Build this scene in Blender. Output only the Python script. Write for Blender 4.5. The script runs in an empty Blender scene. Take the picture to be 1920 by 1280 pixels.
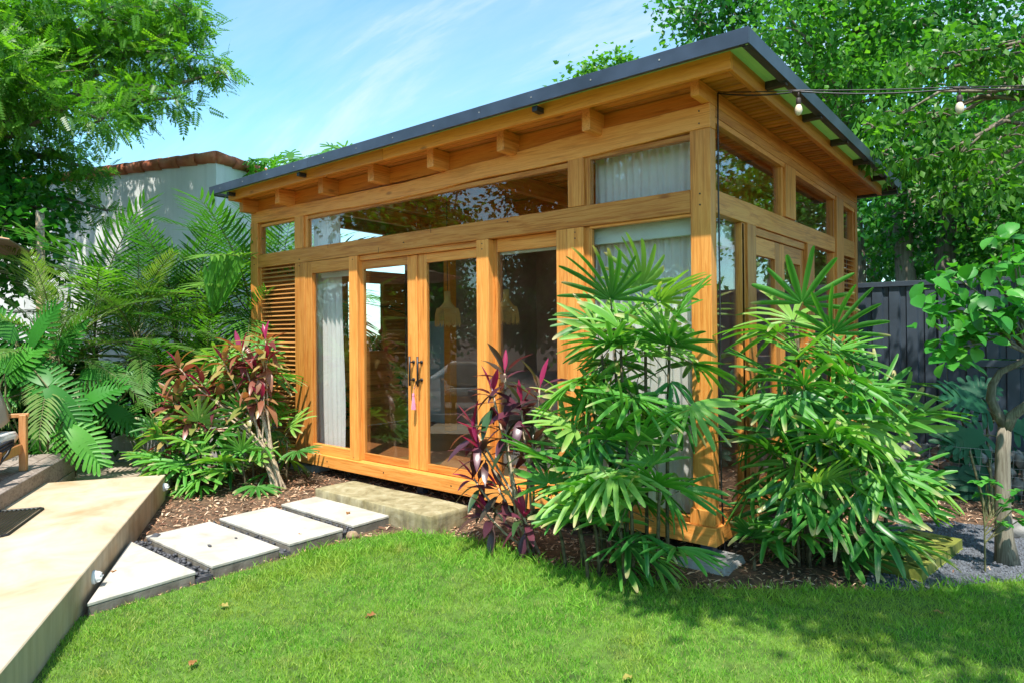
import bpy, bmesh, math, random
import numpy as np
from mathutils import Vector, Matrix, noise as mnoise
R=random.Random(7); NR=np.random.RandomState(11)
S=bpy.context.scene; COL=S.collection
# ------------------------------------------------------------------ camera
CAM=Vector((1.9273,-4.5960,1.6685)); YAW,PIT,ROL=0.6891,0.0055,-0.0081; FPX,CY=1246.66,615.6
Fv=Vector((-math.sin(YAW)*math.cos(PIT),math.cos(YAW)*math.cos(PIT),math.sin(PIT)))
_r=Vector((math.cos(YAW),math.sin(YAW),0)); _u=_r.cross(Fv)
Rv=math.cos(ROL)*_r+math.sin(ROL)*_u; Uv=-math.sin(ROL)*_r+math.cos(ROL)*_u
cd=bpy.data.cameras.new('camera'); cam=bpy.data.objects.new('camera',cd); COL.objects.link(cam)
cam.matrix_world=Matrix(((Rv.x,Uv.x,-Fv.x,CAM.x),(Rv.y,Uv.y,-Fv.y,CAM.y),(Rv.z,Uv.z,-Fv.z,CAM.z),(0,0,0,1)))
cd.sensor_width=36; cd.lens=36*FPX/1920; cd.shift_y=-(640-CY)/1920; cd.clip_start=.05; cd.clip_end=600
S.camera=cam
def at(u,v,d): return CAM+d*(Fv+Rv*((u-960)/FPX)+Uv*((CY-v)/FPX))
# ------------------------------------------------------------------ light
SD=Vector((.27,-.435,1.0)).normalized()
sl=bpy.data.lights.new('sun','SUN'); sl.energy=2.3; sl.angle=math.radians(.6); sl.color=(1,.95,.86)
so=bpy.data.objects.new('sun',sl); COL.objects.link(so); so.rotation_euler=SD.to_track_quat('Z','Y').to_euler()
W=bpy.data.worlds.new('World'); S.world=W; W.use_nodes=True
def N(nt,t,**k):
    n=nt.nodes.new(t)
    for a,b in k.items():
        if a.startswith('_'): setattr(n,a[1:],b)
        else: n.inputs[a.replace('__',' ')].default_value=b
    return n
def ramp(nt,fac,stops,interp='LINEAR'):
    n=nt.nodes.new('ShaderNodeValToRGB'); cr=n.color_ramp; cr.interpolation=interp
    while len(cr.elements)>1: cr.elements.remove(cr.elements[-1])
    cr.elements[0].position=stops[0][0]; cr.elements[0].color=(*stops[0][1],1)
    for p,c in stops[1:]:
        e=cr.elements.new(p); e.color=(*c,1)
    nt.links.new(fac,n.inputs[0]); return n.outputs[0]
def mix(nt,fac,a,b,mode='MIX'):
    n=nt.nodes.new('ShaderNodeMix'); n.data_type='RGBA'; n.blend_type=mode
    for sock,v in ((n.inputs[0],fac),(n.inputs[6],a),(n.inputs[7],b)):
        if isinstance(v,bpy.types.NodeSocket): nt.links.new(v,sock)
        elif isinstance(v,(int,float)): sock.default_value=v
        else: sock.default_value=(*v,1)
    return n.outputs[2]
def mth(nt,op,a,b=0.):
    n=nt.nodes.new('ShaderNodeMath'); n.operation=op
    for i,v in enumerate((a,b)):
        if isinstance(v,bpy.types.NodeSocket): nt.links.new(v,n.inputs[i])
        else: n.inputs[i].default_value=v
    return n.outputs[0]
wt=W.node_tree; bg=wt.nodes['Background']
sky=wt.nodes.new('ShaderNodeTexSky'); sky.sky_type='NISHITA'; sky.sun_disc=False
sky.sun_elevation=math.asin(SD.z); sky.sun_rotation=math.atan2(SD.x,SD.y); sky.air_density=1.0; sky.dust_density=.6; sky.ozone_density=1.5
tc=wt.nodes.new('ShaderNodeTexCoord')
sx=wt.nodes.new('ShaderNodeSeparateXYZ'); wt.links.new(tc.outputs['Generated'],sx.inputs[0])
zz=mth(wt,'ADD',mth(wt,'MAXIMUM',sx.outputs[2],0.0),.22)
cx=mth(wt,'DIVIDE',sx.outputs[0],zz); cyy=mth(wt,'DIVIDE',sx.outputs[1],zz)
cb=wt.nodes.new('ShaderNodeCombineXYZ'); wt.links.new(cx,cb.inputs[0]); wt.links.new(cyy,cb.inputs[1])
mp=wt.nodes.new('ShaderNodeMapping'); mp.inputs['Rotation'].default_value=(0,0,.15); mp.inputs['Scale'].default_value=(.5,2.3,1)
wt.links.new(cb.outputs[0],mp.inputs[0])
cn=N(wt,'ShaderNodeTexNoise',Scale=1.1,Detail=8.,Roughness=.62,Distortion=.5); wt.links.new(mp.outputs[0],cn.inputs['Vector'])
cf=ramp(wt,cn.outputs[0],[(.40,(.03,.03,.03)),(.54,(.20,.20,.20)),(.68,(.75,.75,.75))])
skyb=mix(wt,1.0,sky.outputs[0],(.44,.66,.64),'MULTIPLY')
skc=mix(wt,cf,skyb,(1.9,2.15,2.3))
wt.links.new(skc,bg.inputs[0]); bg.inputs[1].default_value=.15
S.view_settings.view_transform='Standard'; S.view_settings.look='None'; S.view_settings.gamma=1; S.view_settings.exposure=1.78
S.render.engine='CYCLES'
try:
    S.cycles.use_denoising=True; S.cycles.max_bounces=8; S.cycles.transparent_max_bounces=24; S.cycles.caustics_reflective=False; S.cycles.caustics_refractive=False
except Exception: pass
# ------------------------------------------------------------------ helpers: objects
WL={}
def tag(o,label,cat,group=None):
    o['label']=label; o['category']=cat
    if group: o['group']=group
    return o
def root(name,loc,label,cat,group=None):
    o=bpy.data.objects.new(name,None); o.empty_display_size=.1; COL.objects.link(o); o.location=loc; WL[o.name]=Vector(loc)
    return tag(o,label,cat,group)
def link(name,me,parent=None,mats=None):
    if mats is not None:
        me.materials.clear()
        for m in (mats if isinstance(mats,(list,tuple)) else [mats]): me.materials.append(m)
    o=bpy.data.objects.new(name,me); COL.objects.link(o)
    if parent is not None:
        o.parent=parent
    return o
def wl(parent): return WL.get(parent.name,Vector((0,0,0))) if parent is not None else Vector((0,0,0))
class MB:
    def __init__(s): s.v=[]; s.f=[]; s.m=[]
    def add(s,vs,fs,mi=0):
        b=len(s.v); s.v+=[tuple(p) for p in vs]; s.f+=[tuple(b+i for i in f) for f in fs]; s.m+=[mi]*len(fs)
    def box(s,x0,x1,y0,y1,z0,z1,M=None,mi=0):
        vs=[Vector((x,y,z)) for x in (x0,x1) for y in (y0,y1) for z in (z0,z1)]
        if M: vs=[M@p for p in vs]
        s.add(vs,[(0,1,3,2),(4,6,7,5),(0,4,5,1),(2,3,7,6),(0,2,6,4),(1,5,7,3)],mi); return s
    def tube(s,pts,rad,n=8,cap=True,mi=0):
        pts=[Vector(p) for p in pts]; rad=rad if isinstance(rad,(list,tuple)) else [rad]*len(pts)
        vs=[];fs=[];pr=None
        for i,p in enumerate(pts):
            t=(pts[min(i+1,len(pts)-1)]-pts[max(i-1,0)]).normalized()
            if pr is None: pr=t.cross(Vector((0,0,1))) if abs(t.z)<.95 else t.cross(Vector((1,0,0)))
            pr=(pr-t*pr.dot(t)).normalized(); q=t.cross(pr)
            for k in range(n):
                a=2*math.pi*k/n; vs.append(p+rad[i]*(math.cos(a)*pr+math.sin(a)*q))
        for i in range(len(pts)-1):
            for k in range(n):
                a=i*n+k; b=i*n+(k+1)%n; fs.append((a,b,b+n,a+n))
        if cap: fs.append(tuple(range(n))[::-1]); fs.append(tuple((len(pts)-1)*n+k for k in range(n)))
        s.add(vs,fs,mi); return s
    def lathe(s,prof,n=20,c=(0,0,0),M=None,mi=0):
        vs=[];fs=[]
        for r,z in prof:
            for k in range(n):
                a=2*math.pi*k/n; p=Vector((c[0]+r*math.cos(a),c[1]+r*math.sin(a),c[2]+z)); vs.append(M@p if M else p)
        for i in range(len(prof)-1):
            for k in range(n):
                a=i*n+k;b=i*n+(k+1)%n; fs.append((a,b,b+n,a+n))
        fs.append(tuple(range(n))[::-1]); fs.append(tuple((len(prof)-1)*n+k for k in range(n)))
        s.add(vs,fs,mi); return s
    def prism(s,poly,h0,h1,fn=None,mi=0):
        # poly in 2D, extruded h0->h1; fn maps (a,b,h)->xyz
        fn=fn or (lambda a,b,h:(a,b,h)); n=len(poly)
        vs=[fn(a,b,h0) for a,b in poly]+[fn(a,b,h1) for a,b in poly]
        fs=[tuple(range(n))[::-1],tuple(range(n,2*n))]+[(i,(i+1)%n,n+(i+1)%n,n+i) for i in range(n)]
        s.add(vs,fs,mi); return s
    def build(s,name,mats,parent=None,bevel=0,smooth=False,fn=None,seg=1):
        off=wl(parent); me=bpy.data.meshes.new(name)
        vs=[Vector(p) for p in s.v]
        if fn: vs=[Vector(fn(p)) for p in vs]
        me.from_pydata([tuple(p-off) for p in vs],[],s.f)
        bm=bmesh.new(); bm.from_mesh(me)
        for i,f in enumerate(bm.faces): f.material_index=s.m[i]
        bmesh.ops.recalc_face_normals(bm,faces=bm.faces)
        if bevel: bmesh.ops.bevel(bm,geom=[e for e in bm.edges if e.is_manifold and e.calc_face_angle(0)>.5],offset=bevel,segments=seg,profile=.6,affect='EDGES',clamp_overlap=True)
        if smooth:
            for f in bm.faces: f.smooth=True
        bm.to_mesh(me); bm.free()
        o=link(name,me,parent,mats); WL[o.name]=off
        return o
def bx(name,mat,parent,x0,x1,y0,y1,z0,z1,bev=.003,fn=None,M=None):
    return MB().box(x0,x1,y0,y1,z0,z1,M).build(name,mat,parent,bev,fn=fn)
def struct(o): o['kind']='structure'; return o
def stuff(o): o['kind']='stuff'; return o
# numpy scatter of a template: returns joined mesh with attribute rnd
def scatter(name,mat,tpls,pos,Y,Z,sc,wd=None,parent=None,rnd=None,smooth=True):
    pos=np.asarray(pos,float);Y=np.asarray(Y,float);Z=np.asarray(Z,float);n=len(pos)
    Y/=np.linalg.norm(Y,axis=1,keepdims=True)+1e-9; X=np.cross(Y,Z); X/=np.linalg.norm(X,axis=1,keepdims=True)+1e-9; Z=np.cross(X,Y)
    sc=np.broadcast_to(np.asarray(sc,float),(n,)); wd=np.ones(n) if wd is None else np.asarray(wd,float)
    rnd=NR.rand(n) if rnd is None else np.asarray(rnd,float)
    which=NR.randint(0,len(tpls),n); VV=[];FF=[];RR=[];base=0; MI=[]
    for t,(tv,tf) in enumerate(tpls):
        idx=np.where(which==t)[0]
        if len(idx)==0: continue
        tv=np.asarray(tv,float); k=len(tv)
        P=pos[idx,None,:]+(tv[None,:,0:1]*(sc*wd)[idx,None,None])*X[idx,None,:]+(tv[None,:,1:2]*sc[idx,None,None])*Y[idx,None,:]+(tv[None,:,2:3]*sc[idx,None,None])*Z[idx,None,:]
        VV.append(P.reshape(-1,3)); RR.append(np.repeat(rnd[idx],k))
        tf=np.asarray(tf,int)
        FF.append((tf[None]+(np.arange(len(idx))*k)[:,None,None]+base).reshape(-1,tf.shape[1])); base+=k*len(idx)
    V=np.concatenate(VV);Fc=np.concatenate(FF);RR=np.concatenate(RR); V=V-np.array(wl(parent)); q=Fc.shape[1]
    me=bpy.data.meshes.new(name); me.vertices.add(len(V)); me.vertices.foreach_set('co',V.astype(np.float32).ravel())
    me.loops.add(Fc.size); me.loops.foreach_set('vertex_index',Fc.astype(np.int32).ravel())
    me.polygons.add(len(Fc)); me.polygons.foreach_set('loop_start',(np.arange(len(Fc))*q).astype(np.int32)); me.polygons.foreach_set('loop_total',np.full(len(Fc),q,np.int32))
    if smooth: me.polygons.foreach_set('use_smooth',np.ones(len(Fc),bool))
    a=me.attributes.new('rnd','FLOAT','POINT'); a.data.foreach_set('value',RR.astype(np.float32))
    me.update(calc_edges=True)
    o=link(name,me,parent,mat); WL[o.name]=wl(parent); return o
# ------------------------------------------------------------------ materials
def newmat(name):
    m=bpy.data.materials.new(name); m.use_nodes=True; nt=m.node_tree; return m,nt,nt.nodes['Principled BSDF']
def objc(nt): return nt.nodes.new('ShaderNodeTexCoord').outputs['Object']
def geop(nt): return nt.nodes.new('ShaderNodeNewGeometry').outputs['Position']
def bump(nt,h,b,strength=.3,dist=.01):
    n=N(nt,'ShaderNodeBump',Strength=strength,Distance=dist); nt.links.new(h,n.inputs['Height']); nt.links.new(n.outputs[0],b.inputs['Normal'])
def noise(nt,vec,scale,detail=5.,rough=.55,dist=0.):
    n=N(nt,'ShaderNodeTexNoise',Scale=scale,Detail=detail,Roughness=rough,Distortion=dist)
    if vec is not None: nt.links.new(vec,n.inputs['Vector'])
    return n.outputs[0]
def mapped(nt,vec,sc,loc=(0,0,0)):
    m=nt.nodes.new('ShaderNodeMapping'); m.inputs['Scale'].default_value=sc; m.inputs['Location'].default_value=loc; nt.links.new(vec,m.inputs[0]); return m.outputs[0]
def wood(name,axis,lo,mid,hi,rough=.42,per=.5,grain=1.):
    m,nt,b=newmat(name); oi=nt.nodes.new('ShaderNodeObjectInfo')
    vm=nt.nodes.new('ShaderNodeVectorMath'); vm.operation='ADD'; nt.links.new(geop(nt),vm.inputs[0])
    cb=nt.nodes.new('ShaderNodeCombineXYZ')
    for i in range(3): nt.links.new(mth(nt,'MULTIPLY',oi.outputs['Random'],[17.,9.,23.][i]),cb.inputs[i])
    nt.links.new(cb.outputs[0],vm.inputs[1])
    sc=[22*grain]*3; sc[axis]=1.0
    g=noise(nt,mapped(nt,vm.outputs[0],sc),1.6,8.,.62,1.4)
    sc2=[70*grain]*3; sc2[axis]=2.2
    g2=noise(nt,mapped(nt,vm.outputs[0],sc2),1.5,3.,.6)
    big=noise(nt,mapped(nt,vm.outputs[0],[1.6 if i!=axis else .5 for i in range(3)]),1.3,2.)
    c=ramp(nt,g,[(.33,lo),(.45,mid),(.56,hi),(.66,mid),(.8,hi)])
    c=mix(nt,mth(nt,'MULTIPLY',ramp(nt,g2,[(.45,(0,0,0)),(.7,(1,1,1))]),.20),c,lo)
    c=mix(nt,mth(nt,'MULTIPLY',big,.45),c,hi)
    # plank to plank difference
    c=mix(nt,mth(nt,'MULTIPLY',oi.outputs['Random'],per*.5),c,hi)
    v_=mth(nt,'ADD',mth(nt,'MULTIPLY',oi.outputs['Random'],.42),.74); cv=nt.nodes.new('ShaderNodeCombineXYZ'); nt.links.new(v_,cv.inputs[0]); nt.links.new(v_,cv.inputs[1]); nt.links.new(v_,cv.inputs[2])
    c=mix(nt,1.,c,cv.outputs[0],'MULTIPLY')
    st=noise(nt,mapped(nt,vm.outputs[0],[5 if i!=axis else .55 for i in range(3)]),1.2,6.,.65,.8)
    c=mix(nt,mth(nt,'MULTIPLY',ramp(nt,st,[(.52,(0,0,0)),(.72,(1,1,1))]),.45),c,(lo[0]*.8,lo[1]*.7,lo[2]*.8))
    # small dark knots
    vo=N(nt,'ShaderNodeTexVoronoi',Scale=1.7); nt.links.new(mapped(nt,vm.outputs[0],[2.2 if i!=axis else .8 for i in range(3)]),vo.inputs['Vector'])
    kn=ramp(nt,vo.outputs['Distance'],[(.035,(1,1,1)),(.085,(0,0,0))])
    c=mix(nt,mth(nt,'MULTIPLY',kn,.55),c,(lo[0]*.45,lo[1]*.35,lo[2]*.4))
    nt.links.new(c,b.inputs['Base Color']); b.inputs['Roughness'].default_value=rough; b.inputs['Specular IOR Level'].default_value=.4
    bump(nt,g2,b,.25,.004); return m
TL,TM,TH=(.37,.09,.011),(.66,.205,.028),(.82,.365,.09)
WX=wood('teak_along_x',0,TL,TM,TH); WY=wood('teak_along_y',1,TL,TM,TH); WZ=wood('teak_along_z',2,TL,TM,TH)
OL,OM,OH=(.42,.10,.008),(.72,.22,.02),(.80,.30,.04)
OX=wood('eave_board_x',0,OL,OM,OH); OY=wood('eave_board_y',1,OL,OM,OH); SLX=wood('slat_wood',0,(.38,.10,.015),(.64,.20,.03),(.72,.27,.05),.5,.2)
SLV=wood('louvre_wood',0,(.36,.12,.025),(.58,.24,.06),(.64,.31,.10)); SLY=wood('louvre_wood_y',1,(.36,.12,.025),(.58,.24,.06),(.64,.31,.10))
DKX=wood('deck_grey',0,(.10,.075,.06),(.21,.165,.135),(.34,.28,.24),.8,.3,.8)
FLR=wood('floor_wood',0,(.10,.035,.012),(.2,.075,.025),(.26,.11,.04),.35)
BK=wood('trunk_bark',2,(.05,.038,.028),(.13,.10,.075),(.26,.22,.17),.95,.3,.5)
BKL=wood('pale_bark',2,(.045,.032,.022),(.13,.10,.07),(.30,.26,.20),.95,.3,.9)
CH=wood('chair_wood',2,(.25,.09,.03),(.48,.2,.07),(.58,.28,.11))
def plain(name,col,rough=.6,var=.15,scale=8.,metal=0.,bmp=0.,bscale=60.,col2=None):
    m,nt,b=newmat(name); g=geop(nt)
    n1=noise(nt,g,scale,6.,.6)
    c2=col2 or tuple(x*(1-var*2) for x in col)
    c=ramp(nt,n1,[(.3,c2),(.7,tuple(min(1,x*(1+var)) for x in col))])
    nt.links.new(c,b.inputs['Base Color']); b.inputs['Roughness'].default_value=rough; b.inputs['Metallic'].default_value=metal
    if bmp: bump(nt,noise(nt,g,bscale,5.,.65),b,bmp,.008)
    return m
STEEL=plain('charcoal_metal',(.045,.062,.10),.38,.2,3.,.0)
BLK=plain('black_metal',(.018,.017,.02),.4,.2,20.)
BRK=plain('brown_black',(.05,.035,.03),.6,.2,20.)
GRNROOF=plain('green_sheet',(.40,.54,.28),.5,.12,2.)
_o=GRNROOF.node_tree; _t=N(_o,'ShaderNodeBsdfTranslucent',Color=(.42,.62,.26,1)); _m=_o.nodes.new('ShaderNodeMixShader'); _m.inputs[0].default_value=.3; _o.links.new(_o.nodes['Principled BSDF'].outputs[0],_m.inputs[1]); _o.links.new(_t.outputs[0],_m.inputs[2]); _o.links.new(_m.outputs[0],_o.nodes['Material Output'].inputs[0])
WHT=plain('white_paint',(.8,.81,.82),.5,.05,3.)
VAL=plain('valance_fabric',(.62,.68,.62),.8,.06,3.)
INT=plain('interior_plaster',(.42,.26,.21),.85,.2,1.2)
INTB=plain('cabinet_blue',(.36,.48,.52),.6,.08,2.)
FEN=plain('fence_metal',(.045,.062,.086),.5,.15,4.,0.)
STRW=None
def concrete(name,a,b_,c,rough=.85,sc=1.2,streak=0.,fine=.25,bs=.35):
    m,nt,b=newmat(name); g=geop(nt)
    n1=noise(nt,g,sc,8.,.6,.6); n2=noise(nt,g,45.,4.,.7)
    col=ramp(nt,n1,[(.3,a),(.5,b_),(.68,c)])
    col=mix(nt,mth(nt,'MULTIPLY',n2,fine),col,tuple(x*.45 for x in b_))
    if streak:
        s=noise(nt,mapped(nt,g,(7,7,.35)),1.5,5.,.6)
        sep=nt.nodes.new('ShaderNodeNewGeometry'); sp=nt.nodes.new('ShaderNodeSeparateXYZ'); nt.links.new(sep.outputs['Normal'],sp.inputs[0])
        vert=mth(nt,'SUBTRACT',1.,mth(nt,'ABSOLUTE',sp.outputs[2]))
        col=mix(nt,mth(nt,'MULTIPLY',mth(nt,'MULTIPLY',ramp(nt,s,[(.42,(0,0,0)),(.62,(1,1,1))]),streak),vert),col,(.10,.085,.065))
    nt.links.new(col,b.inputs['Base Color']); b.inputs['Roughness'].default_value=rough
    bump(nt,mix(nt,.5,n1,n2),b,bs,.006); return m
RAMPM=concrete('sandstone_render',(.40,.26,.13),(.52,.42,.29),(.56,.49,.39),.8,1.6,.28,.10,.15)
PAV=concrete('cream_paver',(.38,.34,.28),(.50,.46,.40),(.56,.525,.47),.8,4.2,.35,.12,.2)
STEP=concrete('weathered_concrete',(.17,.135,.055),(.36,.30,.16),(.50,.44,.28),.9,9.,.5,.5,.8)
GREYC=concrete('grey_concrete',(.22,.22,.21),(.36,.35,.34),(.52,.50,.47),.9,2.,.4,.3,.4)
MOSS=concrete('mossy_concrete',(.07,.095,.012),(.20,.22,.03),(.34,.34,.07),.95,5.,0.,.4,.6)
WALLW=concrete('white_render',(.62,.63,.62),(.70,.71,.70),(.74,.75,.74),.85,.9,.07,.06,.15)
LAND=concrete('landing_stone',(.25,.19,.14),(.42,.34,.26),(.56,.47,.38),.9,2.5,0.,.3,.4)
TERRA=concrete('terracotta_tile',(.20,.06,.03),(.45,.13,.06),(.55,.22,.11),.8,3.,0.,.3,.4)
ROCK=concrete('grey_rock',(.09,.085,.08),(.2,.19,.18),(.34,.32,.3),.9,9.,0.,.4,.5)
TAN=concrete('tan_rock',(.25,.16,.09),(.42,.3,.19),(.5,.4,.28),.9,9.,0.,.3,.4)
PEB=plain('dark_pebble',(.075,.072,.078),.6,.6,14.,0.,.3,80.,(.018,.018,.022))
GRV=plain('blue_grey_gravel',(.11,.12,.14),.8,.6,50.,0.,.5,200.,(.03,.032,.04))
SOIL=plain('dark_soil',(.13,.075,.042),.95,.5,14.,0.,.8,60.,(.03,.018,.01))
LAWNB=plain('lawn_soil',(.09,.17,.02),.95,.3,12.,0.,.5,60.)
def glass():
    m=bpy.data.materials.new('window_glass'); m.use_nodes=True; nt=m.node_tree; nt.nodes.clear()
    o=nt.nodes.new('ShaderNodeOutputMaterial'); tr=N(nt,'ShaderNodeBsdfTransparent',Color=(.99,.995,.99,1)); gl=N(nt,'ShaderNodeBsdfGlossy',Roughness=.0,Color=(1,1,1,1))
    lw=N(nt,'ShaderNodeLayerWeight',Blend=.5); f=mth(nt,'POWER',lw.outputs['Facing'],4.5); f=mth(nt,'ADD',mth(nt,'MULTIPLY',f,.85),.06)
    f=mth(nt,'MINIMUM',f,1.); mx=nt.nodes.new('ShaderNodeMixShader'); nt.links.new(f,mx.inputs[0]); nt.links.new(tr.outputs[0],mx.inputs[1]); nt.links.new(gl.outputs[0],mx.inputs[2]); nt.links.new(mx.outputs[0],o.inputs[0])
    return m
GLS=glass()
def leafmat(name,cols,trans=.35,rough=.42,spec=.45,vein=0.,tcol=None,obj=False,dry=0.):
    m,nt,b=newmat(name); out=nt.nodes['Material Output']
    if obj: r=nt.nodes.new('ShaderNodeObjectInfo').outputs['Random']
    else: r=N(nt,'ShaderNodeAttribute',_attribute_name='rnd').outputs['Fac']
    n=len(cols); c=ramp(nt,r,[(i/(n-1),cols[i]) for i in range(n)])
    g=objc(nt); nz=noise(nt,g,7.,3.)
    c=mix(nt,mth(nt,'MULTIPLY',nz,.35),c,tuple(x*.55 for x in cols[n//2]))
    if dry:
        d=ramp(nt,noise(nt,g,5.,4.),[(.66,(0,0,0)),(.74,(1,1,1))]); c=mix(nt,mth(nt,'MULTIPLY',d,dry),c,(.45,.34,.17))
    if vein:
        sa=N(nt,'ShaderNodeAttribute',_attribute_name='stp').outputs['Fac']; c=mix(nt,mth(nt,'MULTIPLY',mth(nt,'SUBTRACT',1.,sa),vein),c,(.24,.48,.12))
        ta=N(nt,'ShaderNodeAttribute',_attribute_name='tip').outputs['Fac']; c=mix(nt,ramp(nt,ta,[(.78,(0,0,0)),(.97,(.9,.9,.9))]),c,(.52,.42,.22))
    nt.links.new(c,b.inputs['Base Color']); b.inputs['Roughness'].default_value=rough; b.inputs['Specular IOR Level'].default_value=spec
    t=nt.nodes.new('ShaderNodeBsdfTranslucent'); tc_=mix(nt,1.,c,tcol or (1.5,1.7,.5),'MULTIPLY'); nt.links.new(tc_,t.inputs[0])
    mx=nt.nodes.new('ShaderNodeMixShader'); mx.inputs[0].default_value=trans; nt.links.new(b.outputs[0],mx.inputs[1]); nt.links.new(t.outputs[0],mx.inputs[2]); nt.links.new(mx.outputs[0],out.inputs[0])
    return m
L_TREE=leafmat('acacia_leaf',[(.03,.12,.012),(.07,.21,.02),(.14,.33,.03),(.28,.46,.04)],.45)
L_FOR=leafmat('forest_leaf',[(.014,.085,.016),(.028,.16,.025),(.06,.26,.03),(.14,.37,.04)],.45)
L_FORB=leafmat('mid_forest_leaf',[(.03,.12,.02),(.06,.22,.03),(.12,.33,.04),(.22,.42,.06)],.5)
L_FOR2=leafmat('light_forest_leaf',[(.05,.16,.02),(.09,.26,.03),(.15,.34,.04)],.5)
L_BR=leafmat('bright_leaf',[(.02,.15,.02),(.045,.25,.03),(.08,.34,.045),(.13,.40,.06)],.35,.42,.4,obj=True)
L_RH=leafmat('rhapis_leaf',[(.02,.13,.02),(.045,.23,.028),(.09,.33,.035),(.18,.40,.05),(.30,.46,.10)],.32,.45,.4,vein=.55,obj=True,dry=.4)
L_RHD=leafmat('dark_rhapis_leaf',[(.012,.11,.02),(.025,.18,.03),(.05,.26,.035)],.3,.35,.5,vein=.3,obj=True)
L_PALM=leafmat('areca_leaf',[(.03,.12,.02),(.06,.2,.03),(.12,.3,.04),(.2,.38,.05)],.4,.4,.5,obj=True)
L_DATE=leafmat('date_palm_leaf',[(.05,.13,.025),(.09,.2,.04),(.15,.27,.06),(.22,.3,.09)],.35,.4,.5,obj=True)
L_PHIL=leafmat('philodendron_leaf',[(.03,.19,.02),(.07,.30,.03),(.13,.40,.045)],.35,.45,.4,obj=True)
L_MON=leafmat('monstera_leaf',[(.010,.07,.035),(.015,.10,.045),(.03,.13,.05)],.2,.5,.3,obj=True,dry=.5)
L_PAP=leafmat('papaya_leaf',[(.06,.22,.02),(.1,.32,.03),(.16,.38,.05)],.45,.4,.4,obj=True)
L_CO=leafmat('cordyline_leaf',[(.15,.03,.045),(.26,.06,.06),(.34,.16,.07),(.44,.34,.12),(.20,.27,.06)],.3,.35,.5,tcol=(1.6,.9,.5),obj=True)
L_COP=leafmat('cordyline_pink',[(.36,.02,.08),(.42,.04,.14),(.26,.03,.08)],.35,.35,.5,tcol=(1.6,.6,.8),obj=True)
L_COD=leafmat('cordyline_dark',[(.08,.025,.045),(.16,.035,.065),(.07,.06,.035),(.045,.12,.035)],.25,.3,.6,tcol=(1.6,.9,.8),obj=True)
L_BUSH=leafmat('undergrowth_leaf',[(.012,.07,.012),(.025,.12,.018),(.05,.19,.025)],.35,.4,.5)
STEM=plain('cane_stem',(.13,.10,.05),.8,.4,30.,0.,.4,120.)
PSTEM=plain('palm_stem',(.16,.15,.06),.7,.3,20.)
CANE=plain('pale_cane',(.50,.38,.26),.85,.3,30.,0.,.6,90.)
def grassmat():
    m,nt,b=newmat('grass_blade'); out=nt.nodes['Material Output']
    r=N(nt,'ShaderNodeAttribute',_attribute_name='rnd').outputs['Fac']
    c=ramp(nt,r,[(0,(.08,.25,.02)),(.5,(.165,.41,.035)),(.85,(.27,.50,.055)),(1,(.46,.44,.16))])
    g=geop(nt); p=noise(nt,g,1.3,5.,.65); c=mix(nt,mth(nt,'MULTIPLY',ramp(nt,p,[(.44,(0,0,0)),(.64,(1,1,1))]),.7),c,(.34,.42,.06))
    p2=noise(nt,g,4.5,4.,.6); c=mix(nt,mth(nt,'MULTIPLY',ramp(nt,p2,[(.58,(0,0,0)),(.74,(1,1,1))]),.55),c,(.42,.37,.14))
    nt.links.new(c,b.inputs['Base Color']); b.inputs['Roughness'].default_value=.55; b.inputs['Specular IOR Level'].default_value=.3
    t=nt.nodes.new('ShaderNodeBsdfTranslucent'); nt.links.new(mix(nt,1.,c,(1.3,1.4,.6),'MULTIPLY'),t.inputs[0])
    mx=nt.nodes.new('ShaderNodeMixShader'); mx.inputs[0].default_value=.35; nt.links.new(b.outputs[0],mx.inputs[1]); nt.links.new(t.outputs[0],mx.inputs[2]); nt.links.new(mx.outputs[0],out.inputs[0]); return m
GRASS=grassmat()
def chipmat():
    m,nt,b=newmat('bark_chip'); r=N(nt,'ShaderNodeAttribute',_attribute_name='rnd').outputs['Fac']
    c=ramp(nt,r,[(0,(.13,.055,.03)),(.35,(.34,.16,.085)),(.7,(.56,.33,.19)),(1,(.72,.54,.38))])
    nt.links.new(c,b.inputs['Base Color']); b.inputs['Roughness'].default_value=.9; return m
CHIP=chipmat()
def fabric(name,col,trans=0.,fold=False):
    m,nt,b=newmat(name); out=nt.nodes['Material Output']; c=mix(nt,noise(nt,geop(nt),6.,5.),tuple(x*.9 for x in col),col)
    nt.links.new(c,b.inputs['Base Color']); b.inputs['Roughness'].default_value=.95; b.inputs['Specular IOR Level'].default_value=.1
    bump(nt,noise(nt,geop(nt),300.,2.),b,.2,.002)
    if trans:
        t=N(nt,'ShaderNodeBsdfTranslucent',Color=(*col,1)); mx=nt.nodes.new('ShaderNodeMixShader'); mx.inputs[0].default_value=trans
        nt.links.new(b.outputs[0],mx.inputs[1]); nt.links.new(t.outputs[0],mx.inputs[2]); nt.links.new(mx.outputs[0],out.inputs[0])
    return m
CURT=fabric('curtain_linen',(.96,.94,.91),.3); CUSH=fabric('taupe_fabric',(.44,.38,.31)); CUSW=fabric('white_fabric',(.72,.70,.66)); PINK=fabric('pink_tassel',(.85,.32,.45)); UMB=fabric('umbrella_canvas',(.34,.26,.2),.2)
STRW=fabric('straw',(.82,.54,.20),.3)
BULB=plain('frosted_bulb',(.78,.62,.48),.15,.05,5.)
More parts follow.
